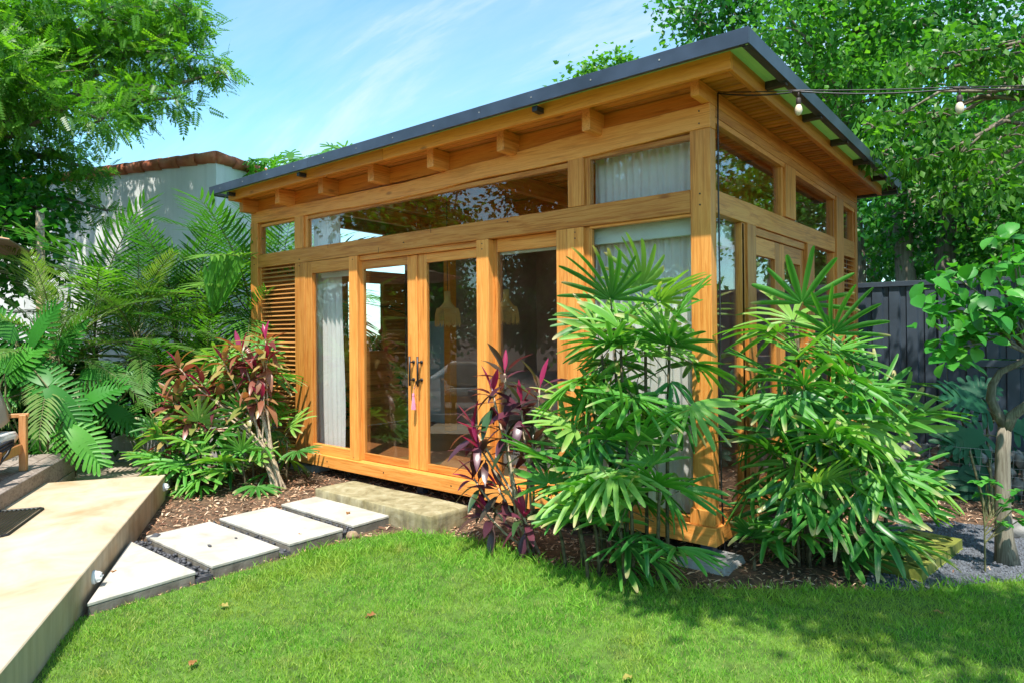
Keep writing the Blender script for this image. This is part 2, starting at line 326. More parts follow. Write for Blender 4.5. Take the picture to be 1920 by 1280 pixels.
# ------------------------------------------------------------------ ground
gp=MB()
def gz(x,y): return 0.
n=24; ext=120
bm=MB(); bm.add([(-ext,-ext,.012),(ext,-ext,.012),(ext,ext,.012),(-ext,ext,.012)],[(0,1,2,3)])
struct(bm.build('ground',SOIL))
E1=Vector((.853,-.522,0)).normalized(); E2=Vector((E1.y,-E1.x,0)); E2=Vector((-.522,-.853,0)).normalized()
RC=Vector((-5.07,-1.635,0))   # far right corner of the ramp
def rp(a,b,z): return RC+E1*a+E2*b+Vector((0,0,z))
edge=[(-2.47,-3.19),(-2.44,-1.55),(-2.40,-1.25),(-2.25,-.93),(-1.95,-.80),(-1.55,-.72),(-.99,-.83),(-.39,-.78),(.1,-.62),(.64,-.2),(.96,.03),(1.25,.25),(1.5,.6),(1.75,.85),(2.3,1.0),(3.2,1.1),(6.5,1.2)]
def edge_noise(x,y): return .05*mnoise.noise(Vector((x*4,y*4,0)))+.03*mnoise.noise(Vector((x*13,y*13,3)))
def inpoly(x,y,poly):
    c=False;j=len(poly)-1
    for i in range(len(poly)):
        xi,yi=poly[i];xj,yj=poly[j]
        if (yi>y)!=(yj>y) and x<(xj-xi)*(y-yi)/(yj-yi)+xi: c=not c
        j=i
    return c
lawn_poly=edge+[(6.5,-9),(3,-9.4),tuple(rp(6.9,0,0))[:2],tuple(rp(3.0,0,0))[:2]]
lb=MB(); lb.add([(x,y,.032) for x,y in lawn_poly],[tuple(range(len(lawn_poly)))]); struct(lb.build('lawn_ground',LAWNB))
# gravel patch at the right
grp=[(.95,.12),(1.3,.1),(1.85,.8),(2.6,1.05),(2.8,2.2),(1.2,2.2),(.75,1.7)]
lb=MB(); lb.add([(x,y,.018) for x,y in grp],[tuple(range(len(grp)))]); struct(lb.build('gravel_path',GRV))
def in_lawn(x,y): return inpoly(x+edge_noise(x,y),y+edge_noise(y,x),lawn_poly)
# ------------------------------------------------------------------ ramp terrace, deck
poly=[(0,0),(6.6,0),(6.6,7.5),(0,7.5)]
o=struct(MB().prism(poly,-.02,.26,lambda a,b,h:tuple(rp(a,b,h))).build('terrace',RAMPM,None,.006))
# landing paving and deck
poly=[(-2.6,-.1),(-.0,-.1),(-.003,7.5),(-2.6,7.5)]
o=struct(MB().prism([(-2.6,.42),(-.003,.42),(-.003,3.0),(-2.6,3.0)],-.02,.09,lambda a,b,h:tuple(rp(a,b,h))).build('landing',LAND,None,.004))
# small two step block at the far corner of terrace
t=root('garden_step',rp(-.2,.06,0),'small pale concrete step block between the terrace corner and the red cordyline','step')
MB().prism([(-.28,.02),(-.004,.02),(-.004,.38),(-.28,.38)],0,.17,lambda a,b,h:tuple(rp(a,b,h))).build('riser_block',RAMPM,t,.006)
MB().prism([(-.58,.02),(-.284,.02),(-.284,.38),(-.58,.38)],0,.10,lambda a,b,h:tuple(rp(a,b,h))).build('tread',PAV,t,.006)
# deck of weathered planks
DC=Vector((-6.42,-2.06,0))
def dp(a,b,z): return DC+E1*a+E2*b+Vector((0,0,z))
deck=struct(MB().prism([(0.05,.05),(7,.05),(7,12),(-6,12),(-6,2.2),(.05,2.2)],0,.36,lambda a,b,h:tuple(dp(a,b,h))).build('deck',DKX,None,0))
for i in range(26):
    w=.16 if i else .13; b0=i*.165
    a0=0. if b0<2.2 else -6
    p=MB().prism([(a0+R.uniform(-.004,.004),b0),(7,b0),(7,b0+.157),(a0,b0+.157)],.364,.40+R.uniform(-.002,.002),lambda a,b,h:tuple(dp(a,b,h))).build('plank',DKX,deck,.004)
MB().prism([(-.03,-.03),(7,-.03),(7,.045),(-.03,.045)],.20,.396,lambda a,b,h:tuple(dp(a,b,h))).build('riser_board',DKX,deck,.005)
MB().prism([(-.03,-.035),(7,-.035),(7,.045),(-.03,.045)],.0,.194,lambda a,b,h:tuple(dp(a,b,h))).build('riser_board',DKX,deck,.005)
# sloped planter wall
pw=MB(); A=Vector((-7.62,-1.76,0)); B=Vector((-6.86,-1.0,0)); B2=B+(B-A).normalized()*1.6; nrm=Vector((-(B-A).y,(B-A).x,0)).normalized()*.16
vs=[A,B,B+nrm,A+nrm]; zt=[.16,.60,.60,.16]
pw.add([tuple(p) for p in vs]+[(p.x,p.y,z) for p,z in zip(vs,zt)],[(0,1,2,3),(4,5,6,7),(0,1,5,4),(1,2,6,5),(2,3,7,6),(3,0,4,7)])
pw.add([tuple(p) for p in (B,B2,B2+nrm,B+nrm)]+[(p.x,p.y,.60) for p in (B,B2,B2+nrm,B+nrm)],[(0,1,2,3),(4,5,6,7),(0,1,5,4),(1,2,6,5),(2,3,7,6),(3,0,4,7)])
tag(pw.build('planter_wall',GREYC,None,.006),'grey rendered planter wall with sloping top between the deck and the red cordyline','wall')
# stepping stones
SLABB=concrete('rough_grey_concrete',(.10,.085,.065),(.22,.19,.15),(.33,.30,.25),.95,6.,.5,.5,.8)
def stone(name,pts,z0,z1,mat,label,group,jit=.004,bev=.004):
    c=Vector((sum(p[0] for p in pts)/len(pts),sum(p[1] for p in pts)/len(pts),0))
    pl=[(x+R.uniform(-jit,jit),y+R.uniform(-jit,jit)) for x,y in pts]; o=root(name,c,label,'paving slab',group)
    MB().prism(pl,z1-.022,z1).build('stone_cap',mat,o,bev)
    MB().prism([(c.x+(x-c.x)*.994,c.y+(y-c.y)*.99) for x,y in pl],z0-.01,z1-.0225).build('concrete_base',SLABB,o,.006)
    return o
SG='cream stepping slabs to the garden room'
stone('stepping_stone',[(-3.64,-1.215),(-2.55,-1.225),(-2.55,-.745),(-3.64,-.735)],0,.1,PAV,'cream slab nearest the concrete step of the garden room',SG)
stone('stepping_stone',[(-3.64,-1.80),(-2.545,-1.815),(-2.545,-1.325),(-3.64,-1.31)],0,.1,PAV,'cream slab with a small green leaf on it, second from the concrete step',SG)
stone('stepping_stone',[(-3.61,-2.405),(-2.53,-2.41),(-2.53,-1.905),(-3.61,-1.89)],0,.1,PAV,'cream slab with a grey pebble on it, third from the concrete step',SG)
stone('stepping_stone',[(-3.57,-2.53),(-2.51,-2.525),(-2.49,-3.17)],0,.1,PAV,'triangular cream slab against the terrace wall and lawn',SG)
# concrete step (worn)
me=bmesh.new(); bmesh.ops.create_cube(me,size=1); bmesh.ops.bevel(me,geom=me.edges[:],offset=.035,segments=3,profile=.5,affect='EDGES')
bmesh.ops.subdivide_edges(me,edges=me.edges[:],cuts=4,use_grid_fill=True)
for v in me.verts:
    v.co=Vector((v.co.x*1.62,v.co.y*.46,v.co.z*.2)); q=v.co*7
    v.co+=Vector((mnoise.noise(q),mnoise.noise(q+Vector((9,0,0))),mnoise.noise(q+Vector((0,9,0)))))*.009
m_=bpy.data.meshes.new('concrete_step'); me.to_mesh(m_); me.free()
for p in m_.polygons: p.use_smooth=True
o=link('concrete_step',m_,None,STEP); o.location=(-2.85,-.615,.075); tag(o,'mossy worn concrete step below the glass doors','step')
# ------------------------------------------------------------------ pebbles
def rockmesh(name,sub=1,sq=(1,1,.6),amp=.25,seed=0):
    b=bmesh.new(); bmesh.ops.create_icosphere(b,subdivisions=sub,radius=1)
    for v in b.verts:
        k=1+amp*mnoise.noise(v.co*1.3+Vector((seed*7.3,seed,0))); v.co=Vector((v.co.x*sq[0],v.co.y*sq[1],v.co.z*sq[2]))*k
    m=bpy.data.meshes.new(name); b.to_mesh(m); b.free()
    for p in m.polygons: p.use_smooth=True
    return m
pebs=[rockmesh('pebble',1,(1,R.uniform(.6,.85),R.uniform(.45,.65)),.35,i) for i in range(5)]
for m in pebs: m.materials.append(PEB)
cnt=0
for (x0,x1,y0,y1) in [(-3.6,-2.55,-1.315,-1.22),(-3.6,-2.54,-1.9,-1.805),(-3.55,-2.52,-2.53,-2.405)]:
    s=struct(bx('gravel_strip',PEB,None,x0-.1,x1,y0,y1,0,.045,0)); WL[s.name]=Vector((0,0,0))
    for i in range(98):
        o=link('pebble',R.choice(pebs),s); r=R.uniform(.013,.026); o.scale=(r,r,r)
        o.location=(R.uniform(x0-.08,x1+.0),R.uniform(y0+.008,y1-.008),.05+R.uniform(0,.025)); o.rotation_euler=(R.uniform(-.5,.5),R.uniform(-.5,.5),R.uniform(0,6.28))
def rockthing(loc,r,mat,label,seed,sq=(1,.9,.75)):
    m=rockmesh('rock',3,sq,.3,seed); o=link('rock',m,None,mat); o.location=loc; o.scale=(r,)*3; tag(o,label,'rock'); return o
rockthing((-2.50,-1.27,.035),.055,TAN,'round tan rock at the lawn edge between two stepping slabs',3)
rockthing((-2.48,-.71,.04),.075,GREYC,'pale grey rock wedged between slab and concrete step',5)
rockthing((1.62,2.05,.05),.11,ROCK,'dark grey rock beside the gravel near the gabion wall',8)
rockthing((-3.55,-2.36,.07),.06,PEB,'small black rounded stone where the terrace wall meets the slabs',6)
# ------------------------------------------------------------------ THE GARDEN HOUSE
H=root('garden_house',(-3.1,2.2,0),'timber and glass garden room with flat dark edged roof','garden house')
SLP=lambda p:(p[0],p[1],p[2]-.02*(p[1]+.35))
# floor frame
bx('sill_beam',WX,H,-6.33,.035,-.04,.10,.13,.262); bx('sill_beam',WY,H,-.105,.03,.103,4.5,.13,.258)
bx('sill_beam',WX,H,-6.33,-.108,4.37,4.5,.13,.26); bx('sill_beam',WY,H,-6.325,-6.2,.103,4.36,.13,.258)
bx('floor',FLR,H,-6.19,-.11,.105,4.36,.16,.255,0)
for (x,y) in [(-.05,.03),(-3.2,.15),(-6.2,.15),(-.06,2.3),(-.06,4.3),(-6.2,4.3),(-3.2,4.3),(-3.2,2.2)]:
    bx('steel_pier',STEEL,H,x-.045,x+.045,y-.045,y+.045,-.02,.128,.002)
def footing(x,y,s,zt,label,seed):
    b=bmesh.new(); bmesh.ops.create_cube(b,size=1); bmesh.ops.bevel(b,geom=b.edges[:],offset=.05,segments=2,affect='EDGES'); bmesh.ops.subdivide_edges(b,edges=b.edges[:],cuts=3,use_grid_fill=True)
    for v in b.verts:
        v.co=Vector((v.co.x*s*(1-.15*v.co.z),v.co.y*s*(1-.15*v.co.z),v.co.z*.14)); v.co+=mnoise.noise_vector(v.co*9+Vector((seed,0,0)))*.018
    m=bpy.data.meshes.new('footing'); b.to_mesh(m); b.free(); o=link('footing',m,None,GREYC); o.location=(x,y,zt-.07); tag(o,label,'footing')
footing(-.01,-.04,.38,.06,'rough grey concrete footing under the near corner post of the garden room',1)
footing(-5.2,.25,.5,.09,'low concrete footing in shade under the louvred end of the garden room',4)
# posts
bx('post',WZ,H,-.155,-.0,0,.10,.264,3.128); bx('post_foot_trim',WZ,H,-.172,.016,-.018,.102,.264,.375)
bx('post',WZ,H,-6.335,-6.16,0,.12,.264,3.128); bx('post',WZ,H,-6.335,-6.2,4.38,4.5,.264,3.3)
bx('post',WZ,H,-.10,0,4.40,4.5,.264,3.225)
bx('post',WZ,H,-6.157,-6.12,.03,.10,.264,3.09)
bx('post',WZ,H,-5.303,-5.09,0,.10,.264,2.527); bx('post',WZ,H,-5.303,-5.11,0,.09,2.703,3.12)
bx('post',WZ,H,-4.222,-4.075,-.004,.10,.264,2.527); bx('post',WZ,H,-2.283,-2.134,-.004,.10,.264,2.527)
bx('post',WZ,H,-1.365,-1.252,-.002,.10,.264,2.527); bx('post',WZ,H,-1.250,-1.093,-.004,.10,.264,2.527)
bx('post',WZ,H,-1.243,-1.085,0,.09,2.703,3.12)
bx('jamb',WZ,H,-1.091,-1.045,.025,.09,.27,2.527,.002); bx('jamb',WZ,H,-1.083,-1.035,.02,.08,2.703,3.10,.002)
bx('jamb',WZ,H,-5.108,-5.05,.02,.08,2.703,3.09,.002)
bx('beam',WX,H,-6.155,-.158,.002,.10,2.53,2.70)      # mid beam
for cx_,cz_ in ((-3.93,.012),(-3.13,.03)):
    pass
# wavy natural-edge beam
def wav(knots,x):
    for (xa,a),(xb,b_) in zip(knots,knots[1:]):
        if x<=xb: t=(x-xa)/(xb-xa); t=t*t*(3-2*t); return a+(b_-a)*t
    return knots[-1][1]
KT=[(-6.3,3.268),(-4.6,3.235),(-3.3,3.222),(-2.2,3.252),(-1.05,3.298),(-.5,3.296),(.0,3.305)]
KB=[(-6.3,3.118),(-5.,3.09),(-3.6,3.062),(-3.0,3.07),(-2.2,3.098),(-1.6,3.092),(-1.0,3.10),(-.7,3.112),(-.15,3.128),(0,3.13)]
m=MB(); vs=[];fs=[]; NX=90
for i in range(NX+1):
    x=-6.31+i*(6.312/NX); zt=wav(KT,x)+.004*mnoise.noise(Vector((x*5,0,0))); zb=wav(KB,x)+.003*mnoise.noise(Vector((x*5,4,0)))
    vs+=[(x,-.004,zb),(x,-.004,zt),(x,.10,zt),(x,.10,zb)]
for i in range(NX):
    for k in range(4): a=i*4+k;b_=i*4+(k+1)%4; fs.append((a,b_,b_+4,a+4))
fs+=[(0,1,2,3),(NX*4+3,NX*4+2,NX*4+1,NX*4)]; m.add(vs,fs); m.build('natural_edge_beam',WX,H,.004)
bx('beam',OX,H,-6.2,-.07,.03,.09,3.25,3.42,.002)    # infill board above
# right side frame (x=0 plane)
bx('beam',WY,H,-.10,-.012,.103,3.485,2.53,2.70); bx('beam',WY,H,-.10,-.010,3.80,4.397,2.53,2.735)
bx('post',WZ,H,-.09,.004,1.70,2.0,2.703,3.19); bx('post',WZ,H,-.10,.006,3.49,3.798,.262,3.17)
bx('post',WZ,H,-.10,-.002,.735,.93,.262,2.527); bx('post',WZ,H,-.10,-.002,2.39,2.62,.262,2.527)
bx('window_sill',WY,H,-.10,-.004,.13,.73,.262,.31); bx('window_sill',WY,H,-.10,-.004,2.63,3.48,.262,.34)
bx('side_rafter_trim',WY,H,-.06,-.006,.105,4.39,3.195,3.238,.002,fn=SLP)
bx('window_stile',WZ,H,-.07,-.02,.66,.733,.312,2.527,.002)
for (x,z) in [(-.08,2.58),(-.08,2.66),(-.08,3.17),(-.08,3.26),(-6.24,2.58),(-6.24,2.66),(-5.2,2.57),(-4.15,2.49),(-2.21,2.49),(-2.21,2.44),(-1.17,2.49),(-1.17,2.44),(-5.2,2.49),(-3.3,2.60),(-1.9,2.66),(-4.15,.29),(-2.21,.29),(-1.17,.29)]:
    MB().tube([(x,-.0065,z),(x,.01,z)],.006,8).build('dowel',BRK,H,0)
for x in (-.6,-1.6,-2.6,-3.6,-4.6,-5.6): MB().tube([(x,-.0425,.20),(x,-.03,.20)],.008,8).build('bolt',BLK,H,0)
for x,z0,z1 in ((-4.62,2.655,2.70),(-3.71,2.53,2.585),(-2.9,2.66,2.70)): bx('timber_check',BRK,H,x,x+.004,.0005,.003,z0,z1,0)
# rafters
def rafter(x0,x1,zb,name='rafter'):
    return bx(name,WY if x1<-.5 else OY,H,x0,x1,-.188,4.50,zb,3.428,.003,fn=SLP)
for x0,x1 in [(-.974,-.90),(-1.864,-1.782),(-2.748,-2.66),(-3.642,-3.55),(-4.528,-4.44),(-5.42,-5.33),(-6.268,-6.178)]: rafter(x0,x1,3.25)
bx('rafter',WY,H,-.062,.0,-.188,4.50,3.315,3.428,.003,fn=SLP)
bx('side_beam',WY,H,-.063,-.002,.102,4.50,3.24,3.312,.002,fn=SLP)
# fascia boards under the sheet
bx('eave_board',OX,H,-3.2,.29,-.35,-.31,3.37,3.487,.003,fn=SLP); bx('eave_board',OX,H,-6.24,-3.203,-.352,-.31,3.368,3.487,.003,fn=SLP)
bx('eave_board',OY,H,.25,.29,-.307,4.40,3.37,3.487,.003,fn=SLP); bx('eave_board',OY,H,-6.24,-6.205,-.307,4.40,3.37,3.487,.003,fn=SLP)
# soffit slats
sm=None
y=-.30; i=0
while y<4.58:
    off=wl(H); z=3.431-.02*(y+.35)
    if sm is None:
        mb=MB(); mb.box(-3.22,3.22,0,.064,0,.022); sm=mb.build('soffit_slat',SLX,None,.003); sm.parent=H; sm.location=Vector((-2.965,y,z))-off
    else:
        c=sm.copy(); COL.objects.link(c); c.location=Vector((-2.965+R.uniform(-.002,.002),y,z+R.uniform(-.0015,.0015)))-off
    y+=.086
# roof sheet with corrugation and charcoal trims
m=MB(); vs=[];fs=[]
xs=np.arange(-6.46,.44,.038)
for i,x in enumerate(xs):
    z=3.500+(.012 if (i//2)%2 else 0)
    for (yy) in (-.465,4.64): vs.append((x,yy,z-.02*(yy+.35)))
for i in range(len(xs)-1): fs.append((2*i,2*i+1,2*i+3,2*i+2))
m.add(vs,fs); ro=m.build('roof_sheet',GRNROOF,H); sd=ro.modifiers.new('t','SOLIDIFY'); sd.thickness=.004
for a,b_ in ((-6.484,-5.95),(-5.947,-4.3),(-4.297,-1.8),(-1.797,.455)): bx('metal_fascia',STEEL,H,a,b_,-.48,-.466,3.447,3.552,.002,fn=SLP)
bx('metal_fascia',STEEL,H,.442,.456,-.465,4.655,3.447,3.553,.002,fn=SLP); bx('metal_fascia',STEEL,H,-6.484,-6.47,-.465,4.655,3.447,3.553,.002,fn=SLP)
bx('metal_fascia',STEEL,H,-6.484,.456,4.656,4.67,3.447,3.55,.002,fn=SLP)
for xx in (-5.9485,-4.2985,-1.7985): bx('seam_clip',WHT if 0 else STEEL,H,xx-.012,xx+.012,-.4825,-.4802,3.449,3.551,.001,fn=SLP)
for xx in np.arange(-6.2,.4,.55): MB().tube([(xx,-.4835,3.50-.02*-.13),(xx,-.479,3.50-.02*-.13)],.006,6).build('screw',GREYC,H)
bx('fascia_lip',STEEL,H,-6.44,.425,-.4655,-.448,3.447,3.452,0,fn=SLP); bx('fascia_lip',STEEL,H,.40,.441,-.44,4.63,3.4475,3.4525,0,fn=SLP)
for yy in (.30,1.20,2.08,2.95,3.82,4.45): bx('roof_bracket',BRK,H,.292,.438,yy,yy+.05,3.428,3.482,.002,fn=SLP)
bx('roof_bracket',STEEL,H,-6.44,.43,4.56,4.62,3.40,3.49,.002,fn=SLP)
for xx in (-1.27,-4.55,-6.1): bx('roof_bracket',BLK,H,xx,xx+.05,-.447,-.353,3.40,3.442,.002,fn=SLP)
# cladding of hidden walls: back and left, with openings
for i in range(30):
    bx('wall_plank',WX,H,-6.19,-.11,4.40,4.43,.262+i*.1035,.262+i*.1035+.100,.002) if not 99==i else None
for i in range(22):
    z0=.262+i*.1035
    segs=[(.125,1.5),(2.15,4.37)] if 1.45<z0+.05<2.42 else [(.125,4.37)]
    for a,b_ in segs: bx('wall_plank',WY,H,-6.31,-6.28,a,b_,z0,z0+.1033,.002)
bx('wall_frame',WZ,H,-6.31,-6.25,1.44,1.5,1.4,2.45); bx('wall_frame',WZ,H,-6.31,-6.25,2.15,2.21,1.4,2.45)
bx('wall_frame',WY,H,-6.31,-6.24,.12,4.37,2.54,2.62)
# interior walls / cabinet / ceiling
bx('inner_wall',INT,H,-6.15,-.13,4.33,4.36,.26,3.30,0); bx('inner_wall',INT,H,-6.24,-6.22,2.6,4.3,.26,3.25,0)
bx('partition',INT,H,-4.95,-4.88,2.35,4.32,.26,3.2,0); bx('partition_post',OX,H,-4.95,-4.83,2.2,2.34,.26,3.3,.004)
bx('cabinet',INTB,H,-6.2,-5.35,2.75,4.3,.26,1.85,.004); bx('cabinet',INTB,H,-3.7,-3.55,3.6,4.3,.26,2.2,.004)
bx('ceiling_beam',OX,H,-6.1,-.12,2.1,2.2,3.1,3.36,.003)
# louvre panels
def louvre(name,x0,x1,y0,y1,z0,z1,axis,n,tilt):
    fr=MB()
    if axis=='x': fr.box(x0,x0+.018,y0,y1,z0,z1); fr.box(x1-.018,x1,y0,y1,z0,z1)
    else: fr.box(x0,x1,y0,y0+.018,z0,z1); fr.box(x0,x1,y1-.018,y1,z0,z1)
    f=fr.build(name,WZ,H,.002); s0=None; off=wl(H)
    for i in range(n):
        z=z0+.03+(z1-z0-.05)*i/(n-1)
        if s0 is None:
            mb=MB()
            if axis=='x': mb.box(x0+.019-(x0+x1)/2,x1-.019-(x0+x1)/2,-.03,.03,-.005,.005,Matrix.Rotation(tilt,4,'X'))
            else: mb.box(-.03,.03,y0+.019-(y0+y1)/2,y1-.019-(y0+y1)/2,-.005,.005,Matrix.Rotation(tilt,4,'Y'))
            s0=mb.build('slat',SLV if axis=='x' else SLY,None,.0015); s0.parent=f; c=s0
        else: c=s0.copy(); COL.objects.link(c)
        c.location=Vector(((x0+x1)/2,(y0+y1)/2,z))-off
        if axis=='x': c.rotation_euler=(R.uniform(-.03,.03),0,0)
louvre('louvre_panel',-6.118,-5.306,.015,.075,.265,2.528,'x',41,.45)
louvre('louvre_panel',-.08,-.015,3.802,4.396,.262,2.526,'y',40,.45)
# glazed units.  pane helper
def pane(parent,x0,x1,y0,y1,zfun,z0):
    # vertical pane; zfun top heights at both ends
    za,zb=zfun
    if abs(x1-x0)>abs(y1-y0):
        vs=[(x0,y0,z0),(x1,y0,z0),(x1,y0,zb),(x0,y0,za)]; d=Vector((0,.006,0))
    else:
        vs=[(x0,y0,z0),(x0,y1,z0),(x0,y1,zb),(x0,y0,za)]; d=Vector((-.006,0,0))
    vs=[Vector(p) for p in vs]; m=MB(); m.add(vs+[p+d for p in vs],[(0,1,2,3),(4,7,6,5),(0,4,5,1),(1,5,6,2),(2,6,7,3),(3,7,4,0)])
    return m.build('glass_pane',GLS,parent)
def part_empty(name):
    pass
# fixed window beside louvre
wf=bx('window_frame',WZ,H,-5.088,-4.952,.006,.06,.264,2.525); bx('rail',WX,wf,-4.95,-4.224,.006,.06,2.385,2.525); bx('rail',WX,wf,-4.95,-4.224,.006,.06,.264,.37)
bx('bead',WZ,wf,-4.951,-4.938,.03,.055,.372,2.383,.001)
pane(wf,-4.95,-4.2,.042,0,(2.385,2.385),.37)
# header over the doors
bx('header',WX,H,-4.072,-2.286,.03,.095,2.472,2.528)
def door(x0,x1,sl_,sr,y,z0=.268,z1=2.468,bot=.075,top=.09):
    d=bx('door',WZ,H,x0,x0+sl_,y,y+.042,z0,z1); bx('stile',WZ,d,x1-sr,x1,y,y+.042,z0,z1)
    bx('rail',WX,d,x0+sl_+.001,x1-sr-.001,y,y+.041,z1-top,z1); bx('rail',WX,d,x0+sl_+.001,x1-sr-.001,y,y+.041,z0,z0+bot)
    pane(d,x0+sl_,x1-sr,y+.02,0,(z1-top,z1-top),z0+bot); return d
D1=door(-4.13,-3.157,.085,.16,.06); D2=door(-3.151,-2.25,.12,.07,.06)
bx('astragal',WZ,D1,-3.175,-3.156,.046,.059,.27,2.465,.002)
D3=door(-2.15,-1.33,.06,.06,.075,.268,2.527,.075,.12)
def handle(d,x,zc0,zc1):
    h=MB().tube([(x,.0,zc0),(x,.0,zc1)],.011,8).build('handle',BLK,d,0,True)
    for z in (zc0+.06,zc1-.06):
        MB().tube([(x+.0,.0,z),(x,.058,z)],.008,8).tube([(x,.050,z),(x,.0595,z)],.019,12).build('standoff',BLK,h,0,True)
handle(D1,-3.225,1.13,1.43); handle(D2,-3.105,1.13,1.43)
lk=MB().tube([(-3.155,.04,1.175),(-3.155,.059,1.175)],.016,12).build('lock',BLK,D1,0,True)
k=root('key_tassel',(-3.18,.0,1.15),'pink tassel hanging from the key in the glass door','tassel')
MB().box(-3.160,-3.150,.018,.042,1.145,1.18).tube([(-3.155,.02,1.15),(-3.17,.01,1.12),(-3.155,.0,1.10),(-3.145,.01,1.125),(-3.155,.02,1.15)],.0025,5).build('key',BLK,k)
MB().tube([(-3.158,.01,1.12),(-3.17,.0,1.05)],.0025,5).build('cord',PINK,k)
m=MB(); m.tube([(-3.17,0,1.055),(-3.17,0,1.03)],[.012,.014],8)
for i in range(26):
    a=i*2.4; r=.024*math.sqrt((i+.5)/26); m.tube([(-3.17+r*.35*math.cos(a),r*.35*math.sin(a),1.035),(-3.17+r*math.cos(a),r*math.sin(a),.885+R.uniform(0,.01))],.0035,4)
m.build('fringe',PINK,k)
# front windows upper
def topz(x): return wav(KB,x)-.012
wf=bx('window_frame',WX,H,-6.115,-5.306,.03,.08,3.062,3.095,.002); pane(wf,-6.118,-5.306,.05,0,(3.07,3.07),2.702)
wf=bx('window_frame',WX,H,-5.048,-1.246,.02,.08,3.043,3.085,.002); pane(wf,-5.05,-3.162,.045,0,(3.05,3.05),2.702); pane(wf,-3.158,-1.246,.045,0,(3.05,3.05),2.702)
wf=bx('window_frame',WX,H,-1.034,-.158,.02,.08,3.075,3.112,.002); pane(wf,-1.034,-.158,.045,0,(3.08,3.08),2.702)
# big front window near corner
wf=bx('window_frame',WX,H,-1.043,-.158,.02,.075,2.508,2.529,.002); bx('rail',WX,wf,-1.043,-.158,.015,.08,.264,.30,.002)
bx('bead',WZ,wf,-1.043,-1.028,.03,.07,.302,2.506,.001)
pane(wf,-1.043,-.158,.045,0,(2.508,2.508),.30)
# side windows
def swin(y0,y1,z0,z1a,z1b,x=-.05):
    wf=bx('window_frame',WY,H,x-.02,x+.03,y0,y0+.02,z0,z1a,.002); bx('stile',WZ,wf,x-.02,x+.03,y1-.045,y1,z0,z1b,.002)
    pane(wf,x,x,y0+.02,y1-.045,(z1a,z1b),z0); return wf
swin(.104,1.698,2.703,3.19,3.165); swin(2.003,3.487,2.703,3.155,3.13); swin(3.80,4.395,2.738,3.12,3.11)
swin(.104,.70,.312,2.52,2.52); swin(2.625,3.486,.342,2.526,2.526)
bx('header',WY,H,-.09,-.03,.932,2.388,2.46,2.527)
def sdoor(y0,y1,a,b_):
    x=-.085
    d=bx('door',WZ,H,x,x+.042,y0,y0+a,.266,2.455); bx('stile',WZ,d,x,x+.042,y1-b_,y1,.266,2.455)
    bx('rail',WY,d,x,x+.041,y0+a+.001,y1-b_-.001,2.30,2.455); bx('rail',WY,d,x,x+.041,y0+a+.001,y1-b_-.001,.266,.40); pane(d,x+.02,x+.02,y0+a,y1-b_,(2.30,2.30),.40)
sdoor(.935,1.655,.10,.13); sdoor(1.66,2.385,.13,.10)
# things inside: curtains, blinds, lamps
def curtain(name,p0,p1,z0,z1,amp,n,label,gather=0.):
    p0=Vector(p0);p1=Vector(p1);L=(p1-p0).length;d=(p1-p0)/L;nn=Vector((-d.y,d.x,0)); m=MB();vs=[];fs=[];NU=int(n*8);NV=14
    for j in range(NV+1):
        t=j/NV; z=z0+(z1-z0)*t
        for i in range(NU+1):
            s=i/NU; a=amp*(.75+.5*mnoise.noise(Vector((s*9,t*.8,L))))
            w=s*L*(1-gather*math.sin(math.pi*min(1,(1-t)*1.2)*.5)*(0))+gather*(1-t)*(.5)*(s)*L
            off=a*math.sin(2*math.pi*n*s+1.5*mnoise.noise(Vector((s*6,t*1.5,2))))+.012*mnoise.noise(Vector((s*30,t*3,7)))
            q=p0+d*w+nn*off; vs.append((q.x,q.y,z))
    for j in range(NV):
        for i in range(NU): a=j*(NU+1)+i; fs.append((a,a+1,a+NU+2,a+NU+1))
    m.add(vs,fs); c=m.build(name,CURT,None,0,True); return tag(c,label,'curtain')
curtain('curtain',(-5.27,.24,0),(-4.70,.24,0),.275,3.15,.03,7,'white curtain behind the narrow window beside the louvres',.22)
curtain('curtain',(-1.10,.20,0),(-.16,.20,0),.275,3.2,.022,14,'white curtain filling the front window beside the corner post')
curtain('curtain',(-.17,.17,0),(-.17,.36,0),.275,2.5,.018,3,'white curtain edge behind the side window round the corner')
tag(bx('blind_box',VAL,None,-1.13,-.16,.115,.155,2.385,2.66,.004),'white roller blind above the curtain in the corner window','blind')
tag(bx('blind_box',VAL,None,-2.12,-1.38,.13,.16,2.385,2.5,.004),'thin white roller blind above the pane right of the doors','blind')
tag(bx('blind_box',VAL,None,-4.93,-4.25,.12,.15,2.33,2.5,.004),'pale roller blind above the narrow curtained window','blind')
tag(bx('blind_box',VAL,None,-.15,-.115,.40,.69,2.33,2.5,.004),'pale roller blind at the top of the side window','blind')
def pendant(x,y,zb,label):
    h=root('pendant_lamp',(x,y,zb),label,'lamp','straw pendant lamps')
    MB().tube([(x,y,zb+.39),(x,y,3.33)],.004,5).build('cord',BLK,h)
    prof=[(.035,.385),(.034,.30),(.045,.26),(.085,.21),(.118,.19)]
    MB().lathe([(r,z) for r,z in prof[::-1]],20,(x,y,zb)).build('lamp_shade',STRW,h,0,True)
    m=MB()
    for k_ in range(64):
        a=k_*2*math.pi/64; r0=.118; r1=.142+R.uniform(-.008,.008); zl=R.uniform(-.02,.03)
        for rr in (0,):
            m.tube([(x+r0*math.cos(a),y+r0*math.sin(a),zb+.195),(x+(r0+.02)*math.cos(a+.02),y+(r0+.02)*math.sin(a+.02),zb+.13),(x+r1*math.cos(a),y+r1*math.sin(a),zb+zl)],.0038,3)
    m.build('fringe',STRW,h)
